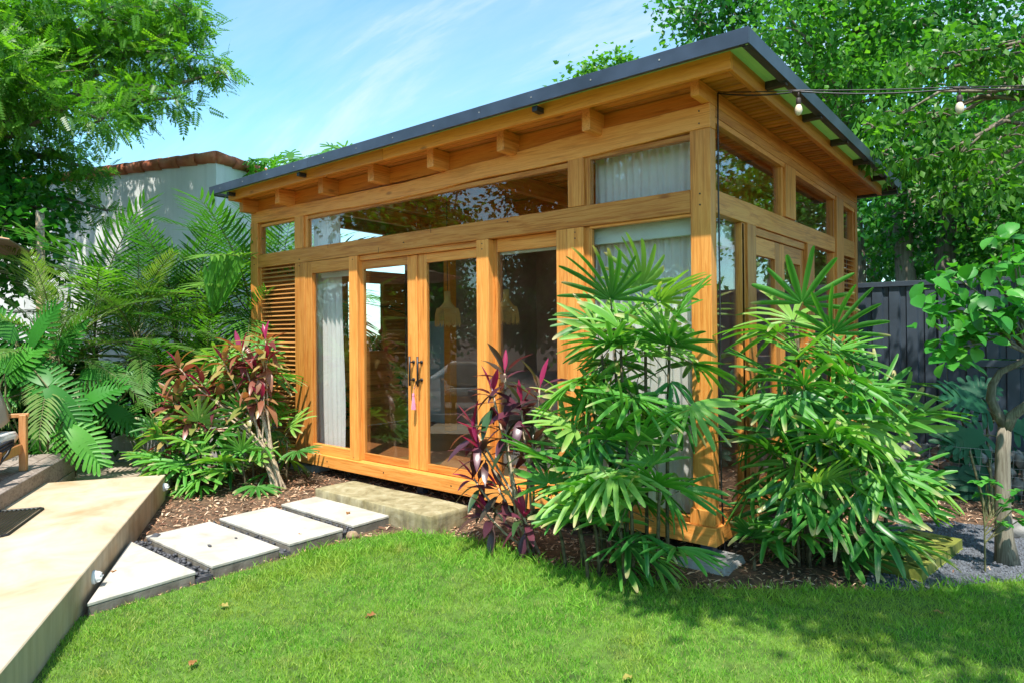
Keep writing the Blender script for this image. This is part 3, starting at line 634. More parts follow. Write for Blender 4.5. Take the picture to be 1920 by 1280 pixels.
pendant(-3.40,.73,1.745,'straw fringed pendant lamp seen through the right hand door'); pendant(-2.89,1.15,1.76,'straw fringed pendant lamp seen through the pane right of the doors')
# ------------------------------------------------------------------ string light + cable
P0=Vector((.012,.115,3.40)); PB1=at(1497,172,4.55); PB2=at(1799,166,4.25); PE=at(2300,150,3.9)
def sag(a,b_,s,n=8): return [a.lerp(b_,i/n)-Vector((0,0,s*4*(i/n)*(1-i/n))) for i in range(n+1)]
t=root('string_light',P0,'black string light cable with bulbs running from the roof corner to the right','string light')
MB().tube(sag(P0,PB1,.02)+sag(PB1,PB2,.025)[1:]+sag(PB2,PE,.03)[1:],.0055,6).build('cable',BLK,t,0,True)
MB().tube([p+Vector((0,.01,.012)) for p in sag(P0,PB1,.005)+sag(PB1,PB2,.008)[1:]+sag(PB2,PE,.01)[1:]],.004,6).build('support_wire',BLK,t,0,True)
for p in (PB1,PB2):
    s=MB().tube([p+Vector((0,0,.008)),p-Vector((0,0,.05))],[.008,.006],8).tube([p-Vector((0,0,.045)),p-Vector((0,0,.05)),p-Vector((0,0,.085)),p-Vector((0,0,.09))],[.012,.017,.017,.014],12).tube([p-Vector((.03,.025,0)),p+Vector((.03,.025,0))],.010,8).build('socket',BRK,t,0,True)
    MB().lathe([(.004,-.165),(.014,-.16),(.021,-.148),(.0255,-.13),(.0225,-.11),(.014,-.092)],14,p).build('bulb',BULB,s,0,True)
tag(MB().tube([P0+Vector((.003,0,.0)),(.014,.112,3.2),(.012,.112,2.7),(.016,.114,1.9),(.010,.112,1.2),(.014,.112,.5),(.03,.13,.0)],.006,6).build('power_cable',BLK,None,0,True),'thin black cable running down beside the corner post','cable')
# ------------------------------------------------------------------ fence
fn=root('metal_fence',(.8,5.35,0),'dark charcoal corrugated metal fence behind the garden room','fence')
x=-2.0; FY=5.3; i=0
def sheet(x0,x1,z0,z1,yo):
    m=MB(); pr=[]; xx=x0
    while xx<x1-1e-3:
        pr+=[(xx,0),(xx+.115,0),(xx+.13,.028),(xx+.185,.028),(xx+.2,0)]; xx+=.2
    pr=[p for p in pr if p[0]<=x1]; vs=[];fs=[]
    for a,b_ in pr: vs+=[(a,FY+yo+b_,z0),(a,FY+yo+b_,z1)]
    for j in range(len(pr)-1): fs.append((2*j,2*j+2,2*j+3,2*j+1))
    m.add(vs,fs); o=m.build('metal_sheet',FEN,fn); md=o.modifiers.new('t','SOLIDIFY'); md.thickness=.003
xx=-2.0
while xx<.79: sheet(xx,xx+.8 if xx+.8<.8 else .79,.05,2.22,0); xx+=.8
xx=.84
while xx<6: sheet(xx,xx+.8,.05,1.2,-.02); sheet(xx,xx+.8,1.3,2.22,.01); xx+=.8
bx('cap_rail',FEN,fn,-2.0,.83,FY-.03,FY+.05,2.22,2.285,.003); bx('rail',FEN,fn,.79,6.2,FY-.05,FY+.03,1.205,1.285,.003)
bx('cap_rail',FEN,fn,.834,6.2,FY-.03,FY+.05,2.215,2.28,.003); bx('rail',FEN,fn,-2,.74,FY+.031,FY+.07,1.2,1.27,.003)
for px in (.75,3.2,5.6): bx('post',FEN,fn,px,px+.08,FY-.04,FY+.045,0,2.214,.003)
# gabion wall
gw=root('gabion_wall',(1.6,3.6,0),'low dark stone gabion wall behind the gravel path','wall')
rks=[rockmesh('stone',2,(1,R.uniform(.7,.9),R.uniform(.6,.8)),.4,20+i) for i in range(5)]
for m in rks: m.materials.append(ROCK)
off=wl(gw)
for iz in range(4):
    for ix in range(24):
        for iy in range(1 if iz<3 else 3):
            o=link('stone',R.choice(rks),gw); r=R.uniform(.06,.085); o.scale=(r,r,r*.9); o.location=Vector((.2+ix*.135+R.uniform(-.03,.03)+(iz%2)*.06,3.36+iy*.14+R.uniform(-.02,.02),.06+iz*.115))-off; o.rotation_euler=(R.uniform(0,6),R.uniform(0,6),R.uniform(0,6))
m=MB()
for j in range(7): m.tube([(.1,3.275,.02+j*.08),(3.5,3.275,.02+j*.08)],.0018,3)
for j in range(40): m.tube([(.1+j*.085,3.274,.0),(.14+j*.085,3.274,.5)],.0018,3)
m.build('wire_mesh',GREYC,gw)
# mossy leaf-pattern paver
def leafpaver():
    from mathutils.geometry import tessellate_polygon
    o=Vector((.86,.50,0)); W_,L_=.36,.95; ang=math.radians(-8)
    t=root('drain_paver',(1.05,.95,0),'mossy concrete paver pierced with leaf shaped holes on the gravel path','paver')
    outer=[(0,0),(W_,0),(W_,L_),(0,L_)]; holes=[]
    rr=random.Random(5)
    for j in range(9):
        for i in range(3):
            cx=.07+i*.11+(.0 if j%2 else .0); cy=.07+j*.101; a=(.7 if (i+j)%2 else -.7)+rr.uniform(-.1,.1); l,w=.056,.020
            h=[]
            for k_ in range(10):
                th=2*math.pi*k_/10; lx=l*math.cos(th)*.9; ly=w*math.sin(th)*(1-.3*abs(math.cos(th)))
                h.append((cx+lx*math.cos(a)-ly*math.sin(a),cy+lx*math.sin(a)+ly*math.cos(a)))
            holes.append(h[::-1])
    loops=[[Vector((x,y,0)) for x,y in outer]]+[[Vector((x,y,0)) for x,y in h] for h in holes]
    tr=tessellate_polygon(loops); flat=[p for l in loops for p in l]; nn=len(flat)
    def X(p,z): q=Matrix.Rotation(ang,3,'Z')@Vector((p.x,p.y,0)); return (o.x+q.x,o.y+q.y,z)
    m=MB(); vs=[X(p,.095) for p in flat]+[X(p,.03) for p in flat]; fs=[tuple(a) for a in tr]+[tuple(i+nn for i in a)[::-1] for a in tr]; b=0
    for l in loops:
        k_=len(l)
        for i in range(k_): fs.append((b+i,b+(i+1)%k_,b+(i+1)%k_+nn,b+i+nn))
        b+=k_
    m.add(vs,fs); m.build('pierced_top',MOSS,t)
    M=Matrix.Translation(o)@Matrix.Rotation(ang,4,'Z'); MB().box(-.004,W_+.004,-.004,L_+.004,-.01,.029,M).build('slab_base',MOSS,t,.003)
leafpaver()
# ------------------------------------------------------------------ terrace lights, grate, furniture
def wlight(a,label):
    c=rp(a,0,.16); t=root('bulkhead_light',c,label,'wall light','round white terrace wall lights'); nrm=-E2
    z=Vector((0,0,1)); M=Matrix.Translation(c)@Matrix(((E1.x,0,nrm.x,0),(E1.y,0,nrm.y,0),(0,1,0,0),(0,0,0,1)))@Matrix.Diagonal((.82,.82,.8,1))
    MB().lathe([(.052,.0),(.052,.012),(.046,.02)],20,(0,0,0),M).build('base_ring',WHT,t,0,False)
    MB().lathe([(.043,.02),(.043,.034),(.036,.05),(.022,.058),(.006,.06)],20,(0,0,0),M).build('dome',WHT,t,0,True)
    for k_ in range(3): MB().box(-[.036,.042,.034][k_],[.036,.042,.034][k_],-.026+k_*.022,-.022+k_*.022,.025,[.055,.064,.055][k_],M).build('louvre_fin',WHT,t,.001)
wlight(.13,'small round white wall light at the far end of the terrace wall'); wlight(2.72,'round white louvred wall light on the terrace wall beside the lawn')
g=root('shadow_bars',rp(1.2,1.1,.26),'dark slotted metal grate standing in for a chair shadow on the pale terrace','bars')  # dark bars added in place of what reads as a slatted chair's shadow
def gp_(a,b_,z): return tuple(rp(a,b_,z))
ga0,ga1,gb0,gb1=1.12,1.92,.72,1.50
g0=[(ga0+.03,gb0),(ga1-.03,gb0),(ga1,gb0+.03),(ga1,gb1),(ga0,gb1),(ga0,gb0+.03)]
m=MB()
for i in range(6):
    a_,b_=g0[i],g0[(i+1)%6]; m.tube([gp_(*a_,.268),gp_(*b_,.268)],.010,6)
m.build('frame',BLK,g)
for i in range(24):
    b_=gb0+.04+i*.03; MB().tube([gp_(ga0+.01,b_,.268),gp_(ga1-.01,b_,.268)],.0085,5).build('bar',BLK,g)
# timber armchair (right end in view)
AC=root('garden_armchair',dp(.42,1.0,.4),'wooden outdoor armchair at the left edge on the deck','armchair')
def cb_(a0,a1,b0,b1,z0,z1,name,mat,par=AC,bev=.005,rot=None):
    m=MB().prism([(a0,b0),(a1,b0),(a1,b1),(a0,b1)],z0,z1,lambda a,b,h:tuple(dp(a,b,h))); return m.build(name,mat,par,bev)
q=Vector(at(44,866,6.28)); q.z=0; dq=q-DC; qa=dq.dot(E1); qb=dq.dot(E2)
cb_(qa-.03,qa+.03,qb-.03,qb+.03,.402,.93,'leg',CH); cb_(qa+.82,qa+.88,qb-.03,qb+.03,.402,.93,'leg',CH)
cb_(qa-.03,qa+.03,qb+.72,qb+.78,.402,1.05,'leg',CH); cb_(qa+.82,qa+.88,qb+.72,qb+.78,.402,1.05,'leg',CH)
cb_(qa-.035,qa-.005,qb-.04,qb+.8,.90,.94,'armrest',CH); cb_(qa+.032,qa+.82,qb+.0,qb+.04,.57,.66,'seat_rail',CH); cb_(qa-.01,qa+.02,qb+.03,qb+.72,.57,.66,'seat_rail',CH)
cb_(qa+.03,qa+.82,qb+.05,qb+.72,.63,.655,'seat_panel',CH); cb_(qa+.03,qa+.82,qb+.74,qb+.77,.62,1.05,'backrest',CH); cb_(qa-.028,qa+.9,qb-.02,qb+.02,.85,.93,'front_rail',CH) if 0 else None
def cushion(a0,a1,b0,b1,z0,z1,mat,label,tilt=0):
    b=bmesh.new(); bmesh.ops.create_cube(b,size=1); bmesh.ops.subdivide_edges(b,edges=b.edges[:],cuts=7,use_grid_fill=True)
    for v in b.verts:
        x,y,z=v.co*2; k_=(1-.14*(abs(y)**3)*(1 if 1 else 0))*(1-.14*abs(x)**3); v.co=Vector((x*.5*(1-.05*abs(z)),y*.5*(1-.05*abs(z)),z*.5*k_))
        v.co+=mnoise.noise_vector(v.co*5)*.012
    M=Matrix.Rotation(math.atan2(E1.y,E1.x),4,'Z')@Matrix.Rotation(tilt,4,'X')@Matrix.Diagonal((a1-a0,b1-b0,z1-z0,1))
    b.transform(M); me=bpy.data.meshes.new('cushion'); b.to_mesh(me); b.free()
    for p in me.polygons: p.use_smooth=True
    o=link('cushion',me,None,mat); o.location=dp((a0+a1)/2,(b0+b1)/2,(z0+z1)/2); return tag(o,label,'cushion')
cushion(qa+.02,qa+.84,qb+.03,qb+.7,.655,.80,CUSW,'off white seat cushion on the wooden armchair')
cushion(qa+.03,qa+.60,qb+.12,qb+.34,.80,1.20,CUSH,'taupe back pillow on the wooden armchair',.25)
t=root('rope_chair',(-6.0,-3.2,.4),'dark woven rope chair edge before the wooden armchair at the left edge','chair')
for k_ in range(3): MB().tube([at(26,824+k_*5,5.9),at(12,829+k_*6,5.85),at(-12,842+k_*7,5.75),at(-60,858+k_*9,5.6)],[.010,.016,.016,.014],6).build('seat_band',BLK,t,0,True)
MB().tube([at(24,826,5.9),at(14,850,5.85),at(-14,884,5.7)],[.012,.014,.014],6).build('leg',BLK,t,0,True); MB().tube([at(-60,850,5.6),at(-58,900,5.5)],.014,6).build('leg',BLK,t,0,True)
# chaise, patio umbrella
def chaise():
    t=root('sun_lounger',(-8.8,-6.2,.4),'white curved sun lounger on the deck reflected in the door glass','sun lounger')
    prof=[(0,.62),(.25,.45),(.5,.28),(.75,.25),(1.1,.34),(1.5,.36),(1.9,.33)]
    m=MB(); ang=2.2
    def T(a,b,z): return (-8.8+a*math.cos(ang)-b*math.sin(ang),-6.2+a*math.sin(ang)+b*math.cos(ang),.4+z)
    vs=[];fs=[]
    for a,z in prof: vs+=[T(a,-.3,z),T(a,.3,z),T(a,.3,z-.06),T(a,-.3,z-.06)]
    for i in range(len(prof)-1):
        for k_ in range(4): a=i*4+k_;b_=i*4+(k_+1)%4; fs.append((a,b_,b_+4,a+4))
    fs+=[(3,2,1,0),(24,25,26,27)]; m.add(vs,fs); m.build('mattress',CUSW,t,0,True)
    for a,z in ((.3,.38),(1.7,.30)):
        for b_ in (-.25,.25): MB().tube([T(a,b_,z),T(a,b_,0)],.02,6).build('leg',CH,t)
chaise()
uc=at(12,449,7.6)-Vector((1.32,1.25,0)); um=root('patio_umbrella',(uc.x,uc.y,.4),'brown canvas patio umbrella tip at the left edge','umbrella')
vs=[(uc.x,uc.y,uc.z+.42)]+[(uc.x+1.85*math.cos(math.pi*k_/4+.76),uc.y+1.85*math.sin(math.pi*k_/4+.76),uc.z) for k_ in range(8)]
m=MB(); m.add(vs,[(0,1+k_,1+(k_+1)%8) for k_ in range(8)]); o=m.build('canopy',UMB,um); o.modifiers.new('t','SOLIDIFY').thickness=.012
MB().tube([(uc.x,uc.y,.4),(uc.x,uc.y,uc.z+.5)],.025,8).build('pole',CH,um)
for k_ in range(8): MB().tube([(uc.x,uc.y,uc.z+.38),vs[k_+1]],.009,5).build('rib',CH,um)
# ------------------------------------------------------------------ white building with tiled coping
wb=root('white_building',(-10,2,0),'white rendered building with terracotta coping behind the palms','building')
c0=at(405,300,12.); ca=at(60,345,13.6); cb2=at(505,333,13.5)
def wallq(p,q,n_,th=.2):
    d=(q-p); d.z=0; nn=Vector((-d.y,d.x,0)).normalized()*th
    m=MB(); vs=[(p.x,p.y,-.02),(q.x,q.y,-.02),(q.x,q.y,q.z),(p.x,p.y,p.z)]; v2=[(a+nn.x,b_+nn.y,c_) for a,b_,c_ in vs]
    m.add(vs+v2,[(0,1,2,3),(4,7,6,5),(0,4,5,1),(1,5,6,2),(2,6,7,3),(3,7,4,0)]); m.build(n_,WALLW,wb)
ca2=c0+(ca-c0)*1.7; cb3=c0+(cb2-c0)*2.2; ca2.z=ca.z-.1; cb3.z=cb2.z-.15
ca2.z=c0.z+(ca.z-c0.z)*1.7; cb3.z=c0.z+(cb2.z-c0.z)*2.2
wallq(c0,ca2,'wall',-.2); wallq(c0,cb3,'wall',.2)
for (p,q) in ((c0,ca2),(c0,cb3)):
    L=(q-p).length; n_=int(L/.42)
    for i in range(n_):
        a=p.lerp(q,(i+.0)/n_)+Vector((0,0,.05)); b_=p.lerp(q,(i+1.08)/n_)+Vector((0,0,.055)); MB().tube([a,b_],[.115,.095],12).build('ridge_tile',TERRA,wb,0,True)
t=root('bamboo_pole',at(76,560,9.5)*1,'slender pale bamboo pole standing before the white wall','pole')
bp=at(76,560,9.5); WL[t.name]=Vector((bp.x,bp.y,0)); t.location=(bp.x,bp.y,0)
m=MB().tube([(bp.x,bp.y,0),(bp.x,bp.y,3.45)],.055,10); m.build('cane',CANE,t,0,True)
for k_ in range(9): MB().tube([(bp.x,bp.y,.3+k_*.36),(bp.x,bp.y,.33+k_*.36)],.061,10).build('node_ring',CANE,t,0,True)
# ------------------------------------------------------------------ leaf meshes
def mesh_from(name,vs,fs,mats,mi=None,smooth=True):
    me=bpy.data.meshes.new(name); me.from_pydata([tuple(v) for v in vs],[],fs)
    for m in mats: me.materials.append(m)
    if mi: me.polygons.foreach_set('material_index',mi)
    if smooth: me.polygons.foreach_set('use_smooth',[True]*len(fs))
    return me
def fan_mesh(name,rr,nseg,spread,L,Wd,droop,pet,mat,curl=0.):
    vs=[];fs=[];mi=[];tip=[];stp=[]
    S_=[.03,.2,.42,.66,.86,.95,1.]; WP=[.24,.78,1.,.98,.80,.60,.30]
    for k in range(nseg):
        th=-spread/2+spread*k/(nseg-1)+rr.uniform(-.05,.05); l=L*(1-.15*abs(th)/(spread/2+.01))*rr.uniform(.88,1.06); w=Wd*rr.uniform(.75,1.15); dr=droop*rr.uniform(.5,1.7)
        d=Vector((math.sin(th),math.cos(th),0)); side=Vector((d.y,-d.x,0)); w*=rr.uniform(.75,1.15); tw=rr.uniform(-.35,.35); b=len(vs); dry=rr.choice([0,0,0,.6,1.,1.])
        for s,wp in zip(S_,WP):
            c=d*l*s+Vector((0,0,-dr*l*s*s+.10*l*s)); sd=side*(w*.5*wp)
            vs+=[c-sd+Vector((0,0,.2*w*wp-tw*w*wp*.5)),c+Vector((0,0,-.12*w*wp)),c+sd+Vector((0,0,.2*w*wp+tw*w*wp*.5))]; tip+=[s*dry]*3; stp+=[.15+.5*rr.random(),1.,rr.random()*.5]
        for i in range(len(S_)-1):
            for j in range(2): a=b+i*3+j; fs.append((a,a+1,a+4,a+3)); mi.append(0)
    if pet:
        n=4; b=len(vs)
        for i in range(4):
            t=i/3; y=-pet*(1-t); z=-.10*pet*(1-t)**2
            for k in range(3): a=2*math.pi*k/3; vs.append(Vector((.0045*math.cos(a),y,z+.0045*math.sin(a))))
        for i in range(3):
            for k in range(3): a=b+i*3+k; c=b+i*3+(k+1)%3; fs.append((a,c,c+3,a+3)); mi.append(1)
    me=mesh_from(name,vs,fs,[mat,PSTEM],mi)
    for an,av in (('tip',tip),('stp',stp)):
        at_=me.attributes.new(an,'FLOAT','POINT'); at_.data.foreach_set('value',(av+[0]*len(vs))[:len(vs)])
    return me
def frond_mesh(name,rr,L,n,ll,lw,droop,mat,vee=.35,ang=.85,bare=.16,ldroop=.35):
    vs=[];fs=[];mi=[]
    def rc(s): return Vector((0,L*(s-.12*droop*s*s),-droop*L*s*s*.75))
    M_=10; b=0
    for i in range(M_+1):
        s=i/M_; c=rc(s); r=.011*(1-.8*s)*max(.5,L/1.6)
        for k in range(3): a=2*math.pi*k/3; vs.append(c+Vector((r*math.cos(a),0,r*math.sin(a))))
    for i in range(M_):
        for k in range(3): a=i*3+k;c=i*3+(k+1)%3; fs.append((a,c,c+3,a+3)); mi.append(1)
    for i in range(n):
        s=bare+(1-bare)*(i+.5)/n; c=rc(s); t=(rc(min(1,s+.02))-rc(s-.02)).normalized(); up=Vector((1,0,0)).cross(t).normalized()
        l=ll*(.45+.55*math.sin(math.pi*min(1,(s-bare)/(1-bare)*.85+.12)))*rr.uniform(.9,1.08)
        for sg in (-1,1):
            a=ang*(1-.45*s)+rr.uniform(-.07,.07); d=(t*math.cos(a)+Vector((sg,0,0))*math.sin(a)+up*(vee+rr.uniform(-.1,.1))).normalized()
            wv=(t-d*t.dot(d)).normalized()*lw; b=len(vs); g=Vector((0,0,-1))
            dr=ldroop*rr.uniform(.6,1.5)
            for q,w in ((0,.35),(.35,1.),(.7,.8),(1.,.12)):
                p=c+d*l*q+g*(dr*l*q*q); vs+=[p-wv*w*.5,p+wv*w*.5]
            for j in range(3): k=b+2*j; fs.append((k,k+1,k+3,k+2)); mi.append(0)
    return mesh_from(name,vs,fs,[mat,PSTEM],mi)
def lobed_mesh(name,rr,L,n,mat,wid=.55,pet=.3,lw=.16,deep=.25,droop=.25):
    vs=[];fs=[];mi=[]
    def mid(s): return Vector((0,L*s,-droop*L*s*s+.05*L*s))
    b=0
    # central web
    K=10
    for i in range(K+1):
        s=i/K; w=deep*wid*L*math.sin(math.pi*min(1,s*.9+.1))**.7; c=mid(s); vs+=[c+Vector((-w,0,.02*L)),c,c+Vector((w,0,.02*L))]
    for i in range(K):
        for j in range(2): a=i*3+j; fs.append((a,a+1,a+4,a+3)); mi.append(0)
    for i in range(n):
        s=(i+.2)/n; c=mid(s*.93)
        for sg in (-1,1):
            a=1.95-1.45*s+rr.uniform(-.06,.06); l=wid*L*(.65+.5*math.sin(math.pi*(s*.8+.15)))*rr.uniform(.9,1.08)*(1-.35*s); d=Vector((sg*math.sin(a),math.cos(a),0)); sd=Vector((d.y,-d.x,0)); b=len(vs); wl_=lw*L*rr.uniform(.85,1.1)
            for q,w in ((.12,.7),(.45,.85),(.75,1.),(.93,.7),(1.,.15)):
                p=c+d*l*q+Vector((0,0,.03*L*q-.28*l*q*q*rr.uniform(.9,1.1)))+Vector((0,.10*l*q*q,0)); vs+=[p-sd*wl_*w*.5,p+Vector((0,0,-.012*L)),p+sd*wl_*w*.5]
            for j in range(4):
                for k in range(2): x=b+3*j+k; fs.append((x,x+1,x+4,x+3)); mi.append(0)
    if pet:
        b=len(vs)
        for i in range(4):
            t=i/3
            for k in range(3): a=2*math.pi*k/3; vs.append(Vector((.009*math.cos(a),-pet*(1-t),-.5*pet*(1-t)**1.5+.009*math.sin(a))))
        for i in range(3):
            for k in range(3): x=b+i*3+k;c=b+i*3+(k+1)%3; fs.append((x,c,c+3,x+3)); mi.append(1)
    return mesh_from(name,vs,fs,[mat,PSTEM],mi)
def lance_mesh(name,rr,L,Wd,droop,mat,pet=.12,wave=.0,fold=.25):
    vs=[];fs=[]
    for s,w in ((0,.14),(pet,.16),(pet+.07,.48),(pet+.16,.8),(.42,.98),(.56,1.),(.7,.86),(.83,.58),(.93,.30),(1.,.04)):
        c=Vector((0,L*s*(1-.25*droop*s),-droop*L*s*s*.7)); x=Wd*w*.5; vs+=[c+Vector((-x,0,fold*x+wave*Wd*rr.uniform(-1,1))),c,c+Vector((x,0,fold*x+wave*Wd*rr.uniform(-1,1)))]
    for i in range(9):
        for j in range(2): a=i*3+j; fs.append((a,a+1,a+4,a+3))
    return mesh_from(name,vs,fs,[mat])
def put(name,me,parent,p,fwd,up,sc=1.):
    Y=Vector(fwd).normalized(); X=Y.cross(Vector(up)); 
    if X.length<1e-3: X=Vector((1,0,0))
    X.normalize(); Z=X.cross(Y)
    M=Matrix(((X.x,Y.x,Z.x),(X.y,Y.y,Z.y),(X.z,Y.z,Z.z)))
    o=bpy.data.objects.new(name,me); COL.objects.link(o); o.parent=parent; o.rotation_euler=M.to_euler(); o.scale=(sc,)*3; o.location=Vector(p)-wl(parent); return o
def dirv(az,el): return Vector((math.cos(az)*math.cos(el),math.sin(az)*math.cos(el),math.sin(el)))
G_A=2.39996
# ------------------------------------------------------------------ rhapis palms
def rhapis(name,base,label,stems,seed,mat=None,matd=None,group=None,L=.37,az0=None,nl=8,low=True):
    rr=random.Random(seed); t=root(name,base,label,'palm',group); mat=mat or L_RH
    fans=[fan_mesh('leaf',rr,rr.choice([10,11,12,13]),rr.uniform(2.6,4.0),L*rr.uniform(.88,1.08),.041,rr.uniform(.08,.42),.20,mat) for i in range(8)]
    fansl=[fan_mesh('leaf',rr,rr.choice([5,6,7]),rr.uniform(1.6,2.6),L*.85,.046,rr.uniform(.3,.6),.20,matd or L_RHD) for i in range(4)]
    for (x,y,h,lx,ly,n) in stems:
        pts=[Vector((x+lx*s*s,y+ly*s*s,h*s-.01)) for s in (0,.25,.5,.75,1.)]
        MB().tube(pts,[.014,.013,.012,.011,.009],6).build('stem',STEM,t,0,True)
        a=rr.uniform(0,6.28)
        for i in range(n):
            if h<.7 and i>=5 : continue
            s=1-i*(.085/max(h,.3))-.01; s=max(.06,s); p=Vector((x+lx*s*s,y+ly*s*s,h*s)); el=1.25-1.35*(i/max(1,n-1))**.8+rr.uniform(-.15,.15); az=a+i*G_A+rr.uniform(-.25,.25)
            pd=dirv(az,el); pl=.20*(.8 if i<2 else 1.05); hub=p+pd*pl*1.0
            f=dirv(az+rr.uniform(-.15,.15),(el-rr.uniform(.0,.5) if i<n*.4 else el-rr.uniform(.45,1.15)) if hub.z>.5 else max(-.25,el-.4)+rr.uniform(0,.3)); up=Vector((0,0,1)) if abs(f.z)<.9 else -dirv(az,0)
            up=(up+Vector((rr.uniform(-.35,.35),rr.uniform(-.35,.35),0)))
            if hub.z<.5 and hub.y<min(base[1]-.2,-.9) and base[0]>-3: continue
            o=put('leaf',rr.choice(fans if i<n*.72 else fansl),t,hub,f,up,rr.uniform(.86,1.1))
    return t
rh=[]
rr=random.Random(3)
def stems(lst): return lst
SA=[(-0.32, -0.4, 1.84, 0.037, -0.062, 8), (-0.48, -0.48, 1.75, -0.006, -0.071, 7), (-0.14, -0.45, 1.63, 0.062, -0.062, 7), (-0.52, -0.52, 1.51, -0.018, -0.099, 7), (-0.36, -0.6, 1.55, 0.018, -0.099, 7), (-0.5, -0.7, 1.0, -0.037, -0.113, 7), (-0.26, -0.7, 0.94, 0.037, -0.142, 7), (-0.66, -0.7, 0.71, -0.068, -0.099, 6), (-0.11, -0.65, 0.67, 0.068, -0.099, 6), (-0.46, -0.8, 0.6, -0.006, -0.113, 6), (-0.72, -0.82, 0.47, -0.055, -0.079, 5), (-0.26, -0.82, 0.41, 0.025, -0.085, 5), (-0.5, -0.88, 0.35, -0.015, -0.062, 5), (-0.6, -0.5, 1.09, -0.037, -0.071, 5)]
rhapis('rhapis_palm',(-.4,-.7,0),'tall bright lady palm clump in front of the corner post and curtained window',SA,21,L=.39)
SB=[(0.459, 0.51, 1.72, -0.011, -0.03, 6), (0.584, 0.53, 1.5, 0.076, 0.0, 6), (0.42, 0.41, 1.3, -0.011, -0.06, 5), (0.693, 0.53, 1.32, 0.124, 0.03, 6), (0.506, 0.36, 1.15, 0.038, -0.15, 6), (0.802, 0.59, 1.05, 0.133, 0.048, 6), (0.631, 0.39, 0.92, 0.095, -0.12, 5), (0.451, 0.31, 0.8, -0.011, -0.15, 5), (0.787, 0.45, 0.72, 0.124, -0.03, 5), (0.545, 0.33, 0.6, 0.024, -0.132, 4), (0.88, 0.67, 0.8, 0.133, 0.132, 4), (0.498, 0.29, 0.38, -0.011, -0.072, 4), (0.709, 0.39, 0.42, 0.066, -0.096, 4), (0.911, 0.73, 0.5, 0.105, 0.072, 4), (0.584, 0.61, 1.0, 0.024, 0.12, 4), (0.857, 0.51, 0.38, 0.095, -0.036, 4), (0.568, 0.29, 0.28, 0.024, -0.06, 4)]
rhapis('rhapis_palm',(.6,.35,0),'broad lady palm clump right of the corner post in front of the side doors',SB,33,L=.43)
SC=[(-5.15, -0.55, 1.2, -0.05, -0.05, 9), (-5.4, -0.85, 1.05, -0.1, -0.1, 9), (-5.57, -1.05, 0.85, -0.125, -0.12, 9), (-5.67, -1.3, 0.6, -0.1, -0.1, 8), (-5.25, -1.15, 0.6, -0.025, -0.1, 7), (-5.47, -1.4, 0.4, -0.06, -0.08, 7), (-5.35, -1.35, 0.3, -0.0, -0.1, 6), (-4.95, -0.75, 0.75, 0.025, -0.05, 7), (-5.0, -1.1, 0.4, 0.025, -0.1, 6), (-5.15, -1.3, 0.25, 0.0, 0, 5), (-5.62, -0.7, 1.15, -0.1, 0, 8), (-4.7, -0.5, 0.5, 0.05, -0.02, 5), (-4.75, -0.95, 0.3, 0.025, -0.05, 5), (-5.37, -0.5, 1.35, -0.025, 0, 8)]
rhapis('rhapis_palm',(-5.1,-1.0,0),'lady palm clump behind the red cordyline at the end of the terrace',SC,45)
o=rhapis('rhapis_seedling',(.28,.0,0),'small lone lady palm seedling on the mulch below the right hand clump',[(.28,.02,.10,0,0,3)],8,nl=3,L=.22)
# ------------------------------------------------------------------ cordylines
def cordyline(name,base,label,ros,seed,mat,stemfn,Ls=.3,nlv=15):
    rr=random.Random(seed); t=root(name,base,label,'cordyline')
    outer=[lance_mesh('leaf',rr,Ls*rr.uniform(.85,1.15),Ls*.21,rr.uniform(.3,.9),mat,.14,.05) for i in range(5)]
    inner=[lance_mesh('leaf',rr,Ls*rr.uniform(.65,.8),Ls*.15,rr.uniform(0,.25),L_COP,.14,.02,.5) for i in range(3)]
    for i,(p,ax) in enumerate(ros):
        p=Vector(p); stemfn(t,p,i,rr); a=rr.uniform(0,6.28); ax=Vector(ax).normalized()
        q=ax.to_track_quat('Z','Y')
        for k in range(nlv):
            f=k/(nlv-1); el=1.35-1.75*f**.85+rr.uniform(-.12,.12); az=a+k*G_A
            d=q@dirv(az,el); me=rr.choice(inner) if k<1 or (k<4 and rr.random()<.35) else rr.choice(outer)
            up=Vector((0,0,1)) if abs(d.z)<.93 else q@(-dirv(az,0))
            put('leaf',me,t,p-ax*(.10*f),d,up+Vector((rr.uniform(-.3,.3),rr.uniform(-.3,.3),0)),rr.uniform(.8,1.12))
B0=Vector((-4.52,-.72,0))
def stemA(t,p,i,rr):
    o1=Vector((rr.uniform(-.07,.07),rr.uniform(-.07,.07),0)); m1=Vector((-4.62,-.78,.38))+Vector((rr.uniform(-.06,.06),rr.uniform(-.05,.05),rr.uniform(0,.1)))
    mid=m1.lerp(p,.5)+Vector((0,0,.14 if p.z<1.0 else .03)); b=(p-mid)
    P=[B0+o1,(B0+o1).lerp(m1,.5)+Vector((.02,0,0)),m1,m1.lerp(mid,.55)+Vector((0,0,.05)),mid,mid.lerp(p,.6)+Vector((rr.uniform(-.03,.03),0,-.03)),p]
    # smooth
    Q=[]
    for k in range(len(P)-1):
        a,b_,c,d=P[max(0,k-1)],P[k],P[k+1],P[min(len(P)-1,k+2)]
        for j in range(4):
            u=j/4; Q.append(.5*((2*b_)+(c-a)*u+(2*a-5*b_+4*c-d)*u*u+(3*b_-a-3*c+d)*u**3))
    Q.append(p); n=len(Q)
    MB().tube(Q,[.014-.007*k/n+.0015*math.sin(k*1.7) for k in range(n)],6).build('stem',CANE,t,0,True)
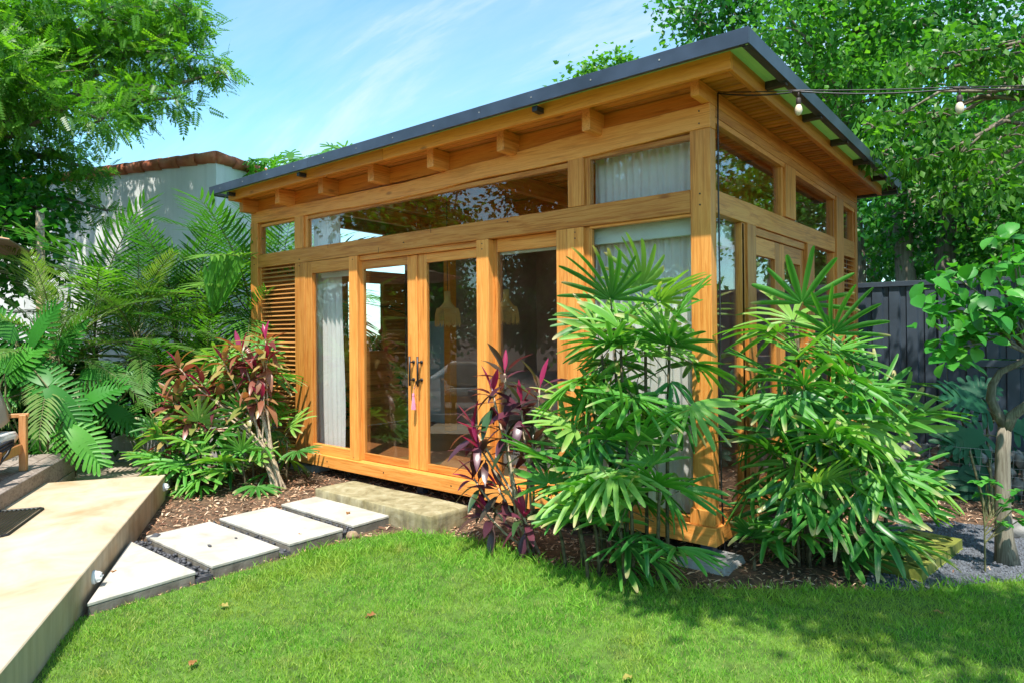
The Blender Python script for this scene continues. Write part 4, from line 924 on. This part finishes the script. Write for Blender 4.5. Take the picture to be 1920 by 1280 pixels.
RA=[((-5.132, -0.982, 1.354), (-0.2, -0.3, 1)), ((-5.33, -1.143, 1.125), (-0.4, -0.4, 0.8)), ((-4.869, -0.765, 1.299), (0.1, -0.2, 1)), ((-4.911, -0.798, 1.138), (0, -0.5, 0.9)), ((-4.887, -0.85, 0.883), (0.1, -0.6, 0.7)), ((-5.458, -1.247, 0.78), (-0.5, -0.5, 0.7)), ((-5.617, -1.375, 0.533), (-0.7, -0.4, 0.5)), ((-5.37, -1.25, 0.64), (-0.4, -0.5, 0.4)), ((-4.782, -0.695, 1.59), (0.1, -0.1, 1)), ((-5.511, -1.294, 1.306), (-0.4, -0.2, 0.9)), ((-4.72, -0.72, 1.39), (0.4, -0.3, 1)), ((-5.0, -0.86, 1.47), (-0.1, -0.3, 1)), ((-5.22, -1.05, 0.97), (-0.3, -0.6, 0.6)), ((-4.74, -0.78, 0.97), (0.3, -0.6, 0.6)), ((-5.58, -1.33, 0.92), (-0.7, -0.3, 0.7))]
cordyline('cordyline_shrub',B0,'red and olive leaved cordyline arching from a bundle of pale canes by the louvres',RA,5,L_CO,stemA,.34,19)
B1=Vector((-1.15,-.62,0))
def stemB(t,p,i,rr):
    b=B1+Vector((rr.uniform(-.12,.12),rr.uniform(-.08,.08),0)); MB().tube([b,b.lerp(p,.5)+Vector((rr.uniform(-.03,.03),rr.uniform(-.03,.03),0)),p],[.012,.010,.008],6).build('stem',CANE,t,0,True)
RB=[((-1.353, -0.85, 1.22), (-0.1, -0.1, 1)), ((-1.15, -0.765, 1.12), (0.1, -0.2, 1)), ((-1.05, -0.665, 1.25), (0.2, 0, 1)), ((-1.433, -0.9, 0.8), (-0.4, -0.2, 0.9)), ((-1.068, -0.73, 0.85), (0.1, -0.3, 0.9)), ((-1.25, -0.83, 0.95), (0, -0.4, 0.8)), ((-1.55, -0.85, 0.55), (-0.5, -0.3, 0.6)), ((-1.35, -0.8, 0.5), (-0.1, -0.5, 0.6)), ((-1.3, -0.77, 1.36), (0, 0, 1)), ((-1.5, -0.9, 0.95), (-0.3, -0.2, 1)), ((-1.42, -0.85, 0.3), (-0.3, -0.4, 0.7)), ((-1.1, -0.8, 0.32), (0.2, -0.4, 0.7))]
cordyline('cordyline_shrub',B1,'dark purple cordyline with pink hearts before the pane right of the doors',RB,9,L_COD,stemB,.30,12)
# ------------------------------------------------------------------ areca and date palms, philodendron, papaya
def areca(name,base,label,stems_,seed,L,group=None,cat='palm',mat=None,n=28,ll=.5,lw=.030,droop=.75,nf=11,vee=.35,ang=.95,el0=1.45,el1=.35,azr=None):
    rr=random.Random(seed); t=root(name,base,label,cat,group)
    fr=[frond_mesh('frond',rr,L*rr.uniform(.9,1.1),n,ll,lw,droop*rr.uniform(.75,1.25),mat or L_PALM,vee,ang,.16,.28) for i in range(4)]
    for (x,y,h,lx,ly,r) in stems_:
        if h>.1: MB().tube([(x,y,-.02),(x+lx*.4,y+ly*.4,h*.5),(x+lx,y+ly,h)],[r*1.2,r,r*.9],8).build('stem',PSTEM,t,0,True)
        a=rr.uniform(0,6.28)
        for i in range(nf):
            f=i/(nf-1); el=el0-(el0-el1)*f+rr.uniform(-.1,.1); az=a+i*G_A if azr is None else rr.uniform(*azr)
            d=dirv(az,el); up=Vector((0,0,1)) if el<1.3 else -dirv(az,0)
            put('frond',rr.choice(fr),t,Vector((x+lx,y+ly,h-.04*i*.3)),d,up,rr.uniform(.85,1.1))
    return t
areca('areca_palm',(-7.4,.5,0),'tall feathery areca palm arching beside the louvred end of the garden room',[(-7.3,.6,1.9,.1,-.1,.04),(-7.7,.2,1.6,-.1,-.1,.04),(-7.1,1.1,2.3,0,-.2,.04),(-8.1,.4,1.9,-.2,-.2,.04),(-7.5,1.0,2.0,-.1,.1,.04)],12,2.0,nf=10,n=24,ll=.52,lw=.034,vee=.15,ang=1.15)
areca('areca_palm',(-7.0,-.4,0),'lower areca palm with yellowed tips in front of the taller one',[(-6.95,-.2,.9,0,-.1,.035),(-7.3,-.5,.7,-.1,-.1,.035),(-6.8,.2,1.3,.05,-.05,.035)],14,1.5,nf=9,n=24,ll=.42,lw=.028,vee=.15,ang=1.1)
areca('areca_palm',(-8.5,-.6,0),'areca palm clump in front of the middle of the white wall',[(-8.4,-.5,1.7,0,-.1,.04),(-8.8,-.9,1.5,-.1,-.1,.04),(-8.3,0,2.1,-.1,-.1,.04)],13,1.9,nf=10,n=24,ll=.48,lw=.034,vee=.15,ang=1.15)
areca('date_palm',(-7.5,-2.0,0),'pygmy date palm with fine arching fronds above the armchair',[(-7.45,-1.9,1.45,0,0,.07)],15,1.5,mat=L_DATE,n=40,ll=.27,lw=.017,droop=1.0,nf=30,vee=.25,el1=-.2)
areca('date_palm',(-7.6,-1.0,0),'second pygmy date palm with drooping fronds in front of the white wall',[(-7.55,-.95,1.55,0,0,.07)],16,1.45,mat=L_DATE,n=40,ll=.27,lw=.017,droop=1.1,nf=26,vee=.25,el1=-.3)
def pxleaf(t,me,u,v,d,ang,tilt,sc):
    p=at(u,v,d); f=(Rv*math.cos(ang)+Uv*math.sin(ang)-Fv*tilt); put('leaf',me,t,p,f,(-Fv*.75+Vector((0,0,.7))),sc)
rr=random.Random(77)
t=root('philodendron',(-6.9,-2.2,0),'philodendron with huge deeply cut bright leaves behind the armchair','philodendron')
pm=[lobed_mesh('leaf',rr,.50,12,L_PHIL,.48,.4,.075,.42,.40) for i in range(4)]
for u,v,d,a,sc in [(60,650,7.2,1.2,1.),(150,760,7.2,.6,.95),(10,700,7.1,.8,1.),(90,725,7.0,-.9,1.1),(95,720,7.1,2.4,1.),(130,800,7.0,-.75,1.05),(40,690,7.3,2.6,1.),(150,705,7.6,.25,.9),(30,640,7.5,2.2,.9),(200,760,7.8,-.5,.9),(75,800,7.3,-1.6,.9),(15,745,7.2,-2.6,.9),(235,700,8.0,-.3,.8),(110,665,7.8,1.3,.9),]:
    pxleaf(t,rr.choice(pm),u,v,d,a+rr.uniform(-.1,.1),rr.uniform(-.1,.4),sc)
    MB().tube([(-6.95+rr.uniform(-.3,.3),-2.15+rr.uniform(-.3,.3),0),at(u,v,d)-Vector((0,0,.25)),at(u,v,d)],[.012,.010,.008],5).build('petiole',PSTEM,t,0,True)
t=root('monstera',(1.5,2.9,0),'dark blue green monstera with browned leaf edges by the fence','monstera')
mm=[lobed_mesh('leaf',rr,.42,7,L_MON,.62,.2,.15,.45,.3) for i in range(3)]
for u,v,d,a,sc in [(1850,765,6.9,2.7,1.15),(1800,740,7.0,.4,.9),(1845,815,6.6,3.3,1.0),(1850,860,6.5,3.9,1.05),(1880,790,6.8,-.3,.9),(1845,840,6.6,2.9,.8),(1900,860,6.6,-.6,.9),(1855,900,6.4,4.3,.9),(1900,930,6.3,-1.,.7),(1820,890,6.7,3.2,.8)]:
    pxleaf(t,rr.choice(mm),u,v,d,a,rr.uniform(-.2,.4),sc); MB().tube([(1.5+rr.uniform(-.1,.1),2.6+rr.uniform(-.1,.1),0),at(u,v,d)-Vector((0,0,.2)),at(u,v,d)],[.012,.01,.008],5).build('petiole',PSTEM,t,0,True)
t=root('papaya_tree',(-9,2.6,0),'papaya tree with lobed leaves rising just above the roof edge','papaya tree')
pc=at(575,372,12.6); WLp=(pc.x,pc.y,0); t.location=WLp; WL[t.name]=Vector(WLp)
MB().tube([WLp,pc*1],[.12,.07],10).build('trunk',BKL,t,0,True)
pp=[lobed_mesh('leaf',rr,.42,5,L_PAP,.75,0,.13,.30,.35) for i in range(3)]
for u,v,a in [(475,300,2.9),(510,322,-2.),(545,300,1.7),(600,292,1.2),(640,285,.4),(505,300,1.),(655,300,.0),(460,330,-2.5),(560,300,2.6),(620,305,-.6),(440,345,3.4)]:
    p=at(u,v,12.5+rr.uniform(-.4,.4)); MB().tube([pc,pc.lerp(p,.6)+Vector((0,0,.1)),p],[.014,.011,.008],5).build('petiole',PSTEM,t,0,True)
    for k in range(3): put('leaf',rr.choice(pp),t,p,Rv*math.cos(a+k*1.7)+Uv*math.sin(a+k*1.7)*.45-Fv*.3*(k-1),Vector((0,0,1))-Fv*.5,.8)
# single undivided bright blade
t=root('young_palm_leaf',at(425,560,8.6),'single bright yellow green pleated palm blade left of the garden room','palm leaf')
me=fan_mesh('leaf',random.Random(4),12,.75,.85,.10,.1,.5,L_PAP); put('leaf',me,t,at(400,590,8.6),Uv*1.0+Rv*.25,-Fv,1.)
# ------------------------------------------------------------------ generic leafy masses
OV=([(0,0,0),(-.36,.42,.05),(0,1,-.06),(.36,.42,.05),(0,.45,-.03)],[(0,3,2,4),(0,4,2,1)])
OVN=([(0,0,0),(-.24,.42,.05),(0,1,-.06),(.24,.42,.05),(0,.45,-.03)],[(0,3,2,4),(0,4,2,1)])
def pinn(n=6,ll=.3,lw=.12):
    vs=[];fs=[]
    for i in range(n):
        y=.18+.8*i/n
        for sg in (-1,1):
            b=len(vs); d=Vector((sg*.85,.5,-.15)).normalized(); w=Vector((-d.y,d.x,0))*lw*.5; p=Vector((0,y,-.12*y*y)); L_=ll*(1.15-.4*i/n)
            vs+=[p,p+d*L_*.5+w,p+d*L_,p+d*L_*.5-w]; fs.append((b,b+1,b+2,b+3))
    b=len(vs); p=Vector((0,1,-.12)); vs+=[p,p+Vector((lw*.5,ll*.5,-.03)),p+Vector((0,ll,-.07)),p+Vector((-lw*.5,ll*.5,-.03))]; fs.append((b,b+1,b+2,b+3))
    b=len(vs); vs+=[(-.006,0,0),(.006,0,0),(.006,1,-.12),(-.006,1,-.12)]; fs.append((b,b+1,b+2,b+3))
    return ([tuple(v) for v in vs],fs)
PN=[pinn(6,.30,.125),pinn(7,.27,.11)]
def clumps(blobs,per,spread,shell=.55):
    P=[];C=[]
    for (c,r,n) in blobs:
        c=np.array(c); r=np.array(r if isinstance(r,(tuple,list)) else (r,r,r*.75))
        d=NR.randn(n,3); d/=np.linalg.norm(d,axis=1,keepdims=True); rad=shell+(1-shell)*NR.rand(n)**.8; rad*=1+.30*np.sin(d[:,0]*5+c[0])*np.cos(d[:,1]*4+d[:,2]*3)
        cc=c+d*rad[:,None]*r; P.append(np.repeat(cc,per,axis=0)+NR.randn(n*per,3)*spread); C.append(np.repeat(d,per,axis=0))
    return np.concatenate(P),np.concatenate(C)
def foliage(name,mat,tpl,blobs,per,spread,size,parent,hang=.25,shell=.5,flat=.9):
    P,C=clumps(blobs,per,spread,shell); n=len(P)
    Yd=C*.6+NR.randn(n,3)*.6; Yd[:,2]-=hang; Z=NR.randn(n,3)*(1-flat+.25); Z[:,2]+=flat
    nb=len(P)//per; rb=np.repeat(np.clip(NR.randn(nb)*.18+.45,0,1),per); rnd=np.clip(rb+NR.randn(n)*.14,0,1)
    o=scatter(name,mat,tpl,P,Yd,Z,size*(.7+.6*NR.rand(n)),None,parent,rnd); return stuff(o)
def limb(a,b_,r0,r1,rr,name,mat,parent,wig=.12,n=6):
    a=Vector(a);b_=Vector(b_);L=(b_-a).length; pts=[]
    for i in range(n+1):
        s=i/n; p=a.lerp(b_,s)+Vector((0,0,L*.12*math.sin(math.pi*s)))
        if 0<i<n: p+=Vector([rr.uniform(-1,1)*wig*L*.35 for _ in range(3)])
        pts.append(p)
    return MB().tube(pts,[r0+(r1-r0)*i/n for i in range(n+1)],7).build(name,mat,parent,0,True)
def tree(name,base,fork,label,blobs,seed,leafm,tpl,per,spread,size,r=.16,bark=None,hang=.25,group=None,cat='tree',shell=.5,flat=.9,bend=(0,0)):
    rr=random.Random(seed); t=root(name,(base[0],base[1],0),label,cat,group); bark=bark or BK
    b=Vector((base[0],base[1],-.05)); f=Vector(fork); m1=b.lerp(f,.5)+Vector((bend[0],bend[1],0))
    pts=[b,b.lerp(m1,.5)+Vector((rr.uniform(-.04,.04),0,0)),m1,m1.lerp(f,.5)+Vector((rr.uniform(-.05,.05),rr.uniform(-.05,.05),0)),f]
    MB().tube(pts,[r*1.35,r*1.08,r,r*.92,r*.8],10).build('trunk',bark,t,0,True)
    for (c,rad,n) in blobs:
        c=Vector(c); R0=rad if isinstance(rad,float) else rad[0]; br=limb(f.lerp(m1,rr.uniform(0,.35)),c,r*.42,r*.10,rr,'branch',bark,t)
        for k in range(3):
            d=Vector([rr.uniform(-1,1) for _ in range(3)]).normalized()*R0*.85; d.z*=.6; limb(c,c+d,r*.10,.006,rr,'twig',bark,t,.1,4)
    foliage('foliage',leafm,tpl,blobs,per,spread,size,t,hang,shell,flat); return t
def pb(lst,dens=60): return [(tuple(at(u,v,d)),r,int(dens*r*r/.25)) for (u,v,d,r) in lst]
# left acacia
A_=pb([(40, 40, 10.15, 1.05), (170, 40, 10.73, 1.05), (300, 20, 11.31, 0.87), (345, 110, 11.02, 0.59), (415, 135, 11.02, 0.34), (330, 185, 10.73, 0.36), (60, 170, 9.57, 0.91), (190, 225, 9.42, 0.5), (240, 110, 11.02, 0.7), (110, 290, 10.15, 0.504), (20, 330, 10.15, 0.84), (170, 320, 10.15, 0.3312), (130, 385, 10.58, 0.2592), (-60, 60, 9.86, 1.12), (-80, 250, 9.86, 1.12), (350, 40, 11.02, 0.45), (250, 190, 10.58, 0.48), (200, 395, 10.44, 0.18), (-30, 130, 8.99, 0.84), (60, 90, 12.18, 1.12), (220, 170, 12.47, 0.84), (240, 30, 12.76, 0.98)],135)
tree('acacia_tree',at(-260,590,10.4),at(-180,330,10.4),'leafy acacia tree hanging over the top left in front of the white building',A_,51,L_TREE,PN,1,.02,.25,.2,hang=.35,shell=.2)
tree('acacia_tree',at(-120,650,10.5),at(-60,380,10.5),'dark tree crown low at the far left behind the palms',pb([(10,420,9.6,.7),(50,480,10,.6),(-60,420,10,.8),(10,520,10,.5),(70,390,10,.5),(-10,340,10,.7)],60),52,L_FOR,[OV],6,.14,.13,.14)
# forest at right: each tree its own crown
LAB=['forest tree with a thick grey trunk just right of the roof corner','tall leafy tree crowding over the roof edge at upper right','tree with a dark crooked trunk behind the fence at right','tree filling the sky above the hanging bulb at far right','leafy tree behind the fence at the right edge','tree with sparse twigs showing sky above the roof peak','low bushy tree directly behind the charcoal fence','tree at the far right with drooping dark leaves']
TS=[ (1690,10.5,[(1660,380,10.,.55),(1720,420,10.2,.5),(1640,300,10.5,.6),(1700,330,10.6,.6),(1660,460,10.6,.45),(1600,290,11,.6)]),
 (1600,11.,[(1500,60,10.,.8),(1560,150,10.,.8),(1600,60,10.4,.9),(1520,-30,10.2,.9),(1640,190,10.2,.8),(1460,90,10.6,.6),(1620,-40,10.,.9)]),
 (1760,10.,[(1760,250,9.6,.7),(1800,380,9.8,.6),(1740,300,9.8,.6),(1780,440,10.2,.45),(1830,470,10.,.5),(1740,170,9.8,.7)]),
 (1850,11.,[(1720,40,10.,.9),(1830,40,10.2,.8),(1790,-60,10.,.9),(1900,130,10.4,.8),(1950,20,10.5,1.)]),
 (1960,9.6,[(1900,330,9.4,.7),(1960,400,9.2,.8),(1880,430,9.6,.55),(1960,250,9.3,.8),(1900,480,9.5,.5)]),
 (1420,13.,[(1300,40,12.,.6),(1260,20,12.4,.35),(1350,10,12.,.7),(1370,90,12.4,.5),(1300,110,12.5,.32),(1420,20,12.,.8),(1340,-40,12,.9)]),
 (1700,12.5,[(1640,500,11.6,.6),(1700,510,12.,.6),(1760,500,11.8,.6),(1840,520,12.,.7),(1920,500,12.,.8),(1620,430,12.,.6)]),
 (2050,12.,[(1980,500,11.,.9),(1990,120,11.4,1.),(2060,300,11.,1.1),(1880,230,12.,.8)])]
for i,(u,d,bl) in enumerate(TS):
    tree('forest_tree',at(u,560,d),at(u+R.uniform(-25,25),330 if i not in (1,3,5) else 200,d),LAB[i],pb(bl,23),60+i,[L_FOR,L_FORB,L_FOR][i%3],[OV],13,.17,.105,.15,BKL if i==0 else BK,.35,'forest trees behind the garden room and fence',shell=.3,flat=.65,bend=(R.uniform(-.15,.15),0))
tree('forest_tree',at(1120,560,15),at(1130,260,15),'pale green tree top peeking over the middle of the roof',pb([(1105,150,15.,.40),(1160,128,15.,.42),(1070,175,15,.26),(1190,140,15.,.3)],70),80,L_FOR2,[OV],8,.13,.14,.12)
# distant sunlit screen of trees
FAR=['distant sunlit tree behind the fence gap right of the house','distant pale tree seen between the right hand trunks','distant tree far behind the right hand crowns','distant tree behind the roof corner crowns','distant tree beyond the far right fence']
for i,(u,bl) in enumerate([(1640,[(1640,420,19.,1.5),(1700,300,20,1.6)]),(1780,[(1780,470,19.,1.6),(1800,330,20,1.5)]),(1900,[(1920,420,20.,1.8),(1900,250,21,1.8)]),(1560,[(1560,180,20.,1.8),(1660,80,21,1.8)]),(2050,[(2040,480,20.,2.),(2010,150,21,2.)])]):
    tree('distant_tree',at(u,590,20),at(u,430,20),FAR[i],pb(bl,13),90+i,L_FOR2,[OV],9,.3,.26,.2,None,.3,'sunlit trees far behind the fence',shell=.2)
# light green overhanging branch
tree('overhanging_tree',at(2300,640,6.6),at(2200,150,6.6),'light green tree branch reaching in at right below the hanging bulbs cable',pb([(1700,130,6.9,.26),(1775,100,6.9,.30),(1850,105,6.8,.32),(1910,150,6.7,.3),(1690,215,6.8,.2),(1750,215,6.8,.24),(1650,290,6.9,.2),(1720,300,6.8,.24),(1800,290,6.7,.26),(1880,260,6.7,.26),(1760,370,6.8,.2),(1850,350,6.7,.22),(1640,240,6.9,.16)],62),99,L_FOR2,[OVN],11,.09,.105,.10,hang=.9,shell=.2,flat=.5)
# small tree with big bright leaves at right
t=root('lime_tree',(1.63,1.235,0),'small tree with mottled forked trunk and glossy bright leaves at the right edge','tree')
MB().tube([(1.63,1.235,-.02),(1.61,1.235,.2),(1.604,1.236,.41),(1.606,1.255,.78),(1.62,1.27,.98)],[.082,.056,.049,.045,.041],12).build('trunk',BKL,t,0,True)
MB().tube([(1.62,1.27,.95),(1.66,1.25,1.05),(1.74,1.23,1.13),(1.86,1.2,1.2)],[.042,.036,.031,.026],9).build('branch',BKL,t,0,True)
MB().tube([(1.62,1.27,.97),(1.575,1.22,1.08),(1.545,1.195,1.17),(1.555,1.20,1.27),(1.60,1.21,1.36),(1.70,1.21,1.42),(1.80,1.2,1.5)],[.038,.032,.030,.026,.022,.019,.016],9).build('branch',BKL,t,0,True)
rr=random.Random(12); lm=[lance_mesh('leaf',rr,.108,.070,rr.uniform(.1,.6),L_BR,.08,.03,.3) for i in range(5)]
hubs=[(1900,600),(1800,600),(1760,590),(1830,560),(1880,540),(1790,520),(1850,500),(1910,500),(1800,650),(1910,580),(1760,540),(1900,450),(1780,640),(1850,620),(1940,550)]
for i in range(296):
    u,v=rr.choice(hubs); p=at(u+rr.gauss(0,22),v+rr.gauss(0,17),4.45+rr.gauss(0,.13)); az=rr.uniform(0,6.28)
    put('leaf',rr.choice(lm),t,p,dirv(az,rr.uniform(-1.0,.15)),Vector((rr.uniform(-.5,.5),rr.uniform(-.9,.2),.9)),rr.uniform(.85,1.35))
for (u,v) in hubs[:12]: limb((1.75,1.15,1.5),at(u,v,4.45),.012,.004,rr,'twig',BKL,t,.1,4)
t=root('sapling',(1.50,.95,0),'small light leaved sapling in front of the mottled trunk','sapling')
for (u,v) in [(1850,900),(1870,930),(1840,925),(1905,920),(1900,955),(1880,980),(1860,905),(1910,975),(1835,905),(1885,945)]:
    p=at(u,v,4.5); MB().tube([(1.52,.93,0),(1.52,.93,p.z*.6),p],[.006,.005,.003],4).build('stem',PSTEM,t)
    for k in range(5): put('leaf',rr.choice(lm),t,p,dirv(rr.uniform(0,6.28),rr.uniform(-.3,.6)),(0,0,1),rr.uniform(.5,.8))
# undergrowth masses
def bush(label,blobs,mat=None,size=.12,name='undergrowth',per=7,dens=70,sp=.10):
    b=[(c,r,int(dens*(r if isinstance(r,float) else r[0])**2/.25)) for c,r in blobs]
    o=foliage(name,mat or L_BUSH,[OV],b,per,sp,size,None,.1,.15,.6); o['label']=label; return o
bush('dense dark undergrowth behind the planter wall',[((-8.,-2.6,.5),.8),((-8.,-1.6,.5),.8),((-7.9,-.5,.5),.8),((-7.3,.4,.6),.8),((-7.8,1.3,.8),.9),((-8.6,.4,1.),1.),((-8.8,-1.8,1.0),1.),((-6.7,1.4,.6),.6),((-6.9,2.6,1.),.8),((-7.2,-2.9,.3),.5),((-8.9,-3.4,.8),1.),((-6.6,.1,.35),.4)])
bush('shrubs behind the fence line',[((3.3,7.,1.6),1.4),((.8,7.4,1.5),1.2),((6,6.6,1.6),1.6),((-3,8,1.8),1.6),((-6,7.5,1.8),1.8)],L_FOR,.16,dens=40)
# trees behind the photographer (seen only in the glass)
RL=['tall tree across the lawn behind the deck','rounded tree behind the deck lounger','dense tree beyond the far end of the deck','tree at the end of the lawn behind the viewer','broad tree far beyond the terrace','tall tree in the gap behind the deck trees','second tall tree behind the lawn trees']
for i,(x,y,h) in enumerate([(-6,-14,7.5),(-11,-14,8),(-16,-10,7.5),(-1.5,-15,8),(-19,-16,9),(-13.5,-15,9),(-8.5,-15,9)]):
    bl=[((x+R.uniform(-1.6,1.6),y+R.uniform(-1.3,1.3),h*R.uniform(.2,1.1)),R.uniform(1.3,2.0),110) for k in range(10)]
    tree('garden_tree',(x,y),(x,y,h*.5),RL[i],bl,120+i,L_FOR,[OV],8,.25,.24,.2,group=None,shell=.3)
# canopy tree whose shade falls across the lawn at right (crown is above the picture)
bl=[((c[0],c[1],c[2]),c[3],int(60*c[3]*c[3]/.25)) for c in [(1.75,-2.75,5.6,.55),(2.4,-2.7,5.5,.6),(1.4,-3.0,5.3,.4),(3.2,-2.4,5.4,.8),(4.2,-1.9,5.2,.9),(2.5,1.4,4.9,.7),(3.1,1.9,5.,.8),(3.2,3.2,5.,.9),(5.3,1.2,5.,1.),(4.4,2.4,5.2,.9),(5.8,-.6,5.1,1.)]]
tree('shade_tree',(6.2,-1.2),(5.6,-1.3,3.8),'shade tree right of the lawn whose crown spreads overhead',bl,140,L_FOR,[OV],11,.15,.10,.2,shell=.2)
# ------------------------------------------------------------------ grass, mulch, litter
def blades(name,pts,hmin,hmax,w,lean=.5,mat=GRASS,rn=None):
    n=len(pts); P=np.zeros((n,3)); P[:,:2]=pts; P[:,2]=.030
    Y=NR.randn(n,3)*lean; Y[:,2]=1; Z=NR.randn(n,3); Z[:,2]=0
    T=([(-.5*w,0,0),(.5*w,0,0),(-.42*w,.55,.05),(.42*w,.55,.05),(-.05*w,1,.22),(.05*w,1,.22)],[(0,1,3,2),(2,3,5,4)])
    hn=np.array([.95+.5*max(-.4,min(1,mnoise.noise(Vector((x*2.1,y*2.1,2)))+.6*mnoise.noise(Vector((x*9,y*9,7))))) for x,y in pts])
    return stuff(scatter(name,mat,[T],P,Y,Z,(hmin+(hmax-hmin)*NR.rand(n))*hn,None,None,rn))
def sample(n,x0,x1,y0,y1,fn):
    out=[]; X=NR.uniform(x0,x1,n);Y_=NR.uniform(y0,y1,n)
    for x,y in zip(X,Y_):
        if fn(x,y): out.append((x,y))
    return np.array(out)
pts=sample(340000,-2.6,3.2,-4.4,1.15,in_lawn); o=blades('lawn_grass',pts,.019,.038,.11,.55); o['label']='short bright green lawn'
pts=sample(60000,-2.0,6.4,-9,1.2,lambda x,y: in_lawn(x,y) and (x>3.2 or y<-4.4)); blades('outer_lawn_grass',pts,.02,.045,.25,.45)
EC=[Vector((x,y)) for x,y in edge]
def dedge(x,y):
    m=9; p=Vector((x,y))
    for a,b_ in zip(EC,EC[1:]):
        ab=b_-a; t_=max(0,min(1,(p-a).dot(ab)/ab.length_squared)); m=min(m,(p-a-ab*t_).length)
    return m
def tuft(x,y):
    if not in_lawn(x,y) and dedge(x,y)>.05: return False
    if y>1.0: return False
    nz=mnoise.noise(Vector((x*3,y*3,5)))
    lim=(.55 if -2.2<x<-.2 else .16)+.25*nz
    if x<-2.3: lim=.02
    return dedge(x,y)<lim and R.random()<.85
pts=sample(42000,-2.7,2.2,-2.2,1.1,tuft); o=blades('long_grass',pts,.035,.085,.085,.75,rn=NR.rand(len(pts))*.5+.35); o['label']='longer bright grass along the mulch bed'
def in_mulch(x,y):
    if inpoly(x,y,lawn_poly) and in_lawn(x,y): return False
    if -3.66<x<-2.53 and -3.2<y<-.72: return False
    if -3.66<x<-2.04 and -.85<y<-.38: return False
    q=Vector((x,y,0))-RC; a=q.dot(E1); b_=q.dot(E2)
    if b_>-.02 and a>-.6: return False
    if b_>.2: return False
    if inpoly(x,y,grp) : return R.random()<.03
    return True
pts=sample(46000,-6.2,2.4,-3.2,3.4,in_mulch); n=len(pts); P=np.zeros((n,3)); P[:,:2]=pts; P[:,2]=.008+.030*NR.rand(n)
Y=NR.randn(n,3); Y[:,2]*=.22; Z=NR.randn(n,3)*.35; Z[:,2]+=1
T=[([(-.16,-.5,0),(.16,-.5,0),(.14,0,.10),(-.14,0,.10),(.05,.5,0),(-.05,.5,0)],[(0,1,2,3),(3,2,4,5)]),([(-.08,-.5,0),(.08,-.5,0),(.09,0,.05),(-.07,0,.05),(.03,.5,0),(-.03,.5,0)],[(0,1,2,3),(3,2,4,5)])]
o=stuff(scatter('bark_mulch',CHIP,T,P,Y,Z,.02+.045*NR.rand(n)**2,None,None,None,False)); o['label']='brown bark mulch'
gpts=sample(9000,.7,2.8,.1,2.2,lambda x,y: inpoly(x,y,grp)); n=len(gpts); P=np.zeros((n,3)); P[:,:2]=gpts; P[:,2]=.020
TG=[([(-.5,-.5,0),(.5,-.4,0),(.4,.5,0),(-.4,.4,0),(-.2,-.2,.5),(.3,-.2,.45),(.2,.2,.5),(-.2,.3,.4)],[(4,5,6,7),(0,1,5,4),(1,2,6,5),(2,3,7,6),(3,0,4,7)])]
stuff(scatter('gravel_chips',GRV,TG,P,NR.randn(n,3)*[1,1,.1],np.tile([0,0,1.],(n,1))+NR.randn(n,3)*.2,.010+.010*NR.rand(n),None,None,None,False))
LITM=leafmat('fallen_leaf',[(.30,.12,.04),(.42,.22,.07),(.36,.32,.08)],.15,obj=True); rr=random.Random(31)
lf=[lance_mesh('fallen_leaf',rr,.07,.035,.3,LITM,.1,.25) for i in range(3)]
for x,y,z,lab in [(-2.68,-1.62,.104,'small yellow green leaf on the second cream slab'),(-1.9,-2.62,.062,'orange brown dead leaf on the lawn in front of the slabs'),(-1.12,-2.15,.062,'dry tan leaf on the open lawn left of centre'),(-1.35,-3.1,.062,'small brown leaf on the lawn near the terrace'),(.35,-1.9,.062,'reddish leaf on the lawn at bottom centre'),(1.35,-.15,.066,'curled yellow leaf on the lawn at right'),(-2.95,-2.85,.104,'dark curled leaf on the triangular slab'),(-2.9,-1.0,.104,'tiny dry leaf on the slab nearest the step')]:
    o=link('fallen_leaf',rr.choice(lf)); o.location=(x,y,z); o.rotation_euler=(rr.uniform(-.2,.2),rr.uniform(-.2,.2),rr.uniform(0,6.28)); tag(o,lab,'leaf')
o=link('pebble',pebs[0]); o.scale=(.026,.018,.016); o.location=(-2.95,-2.22,.108); tag(o,'dark pebble lying on the third cream slab','pebble')
o=link('pebble',pebs[2]); o.scale=(.018,.014,.012); o.location=(-2.98,-2.0,.106); tag(o,'smaller brown pebble lying on the third cream slab','pebble')
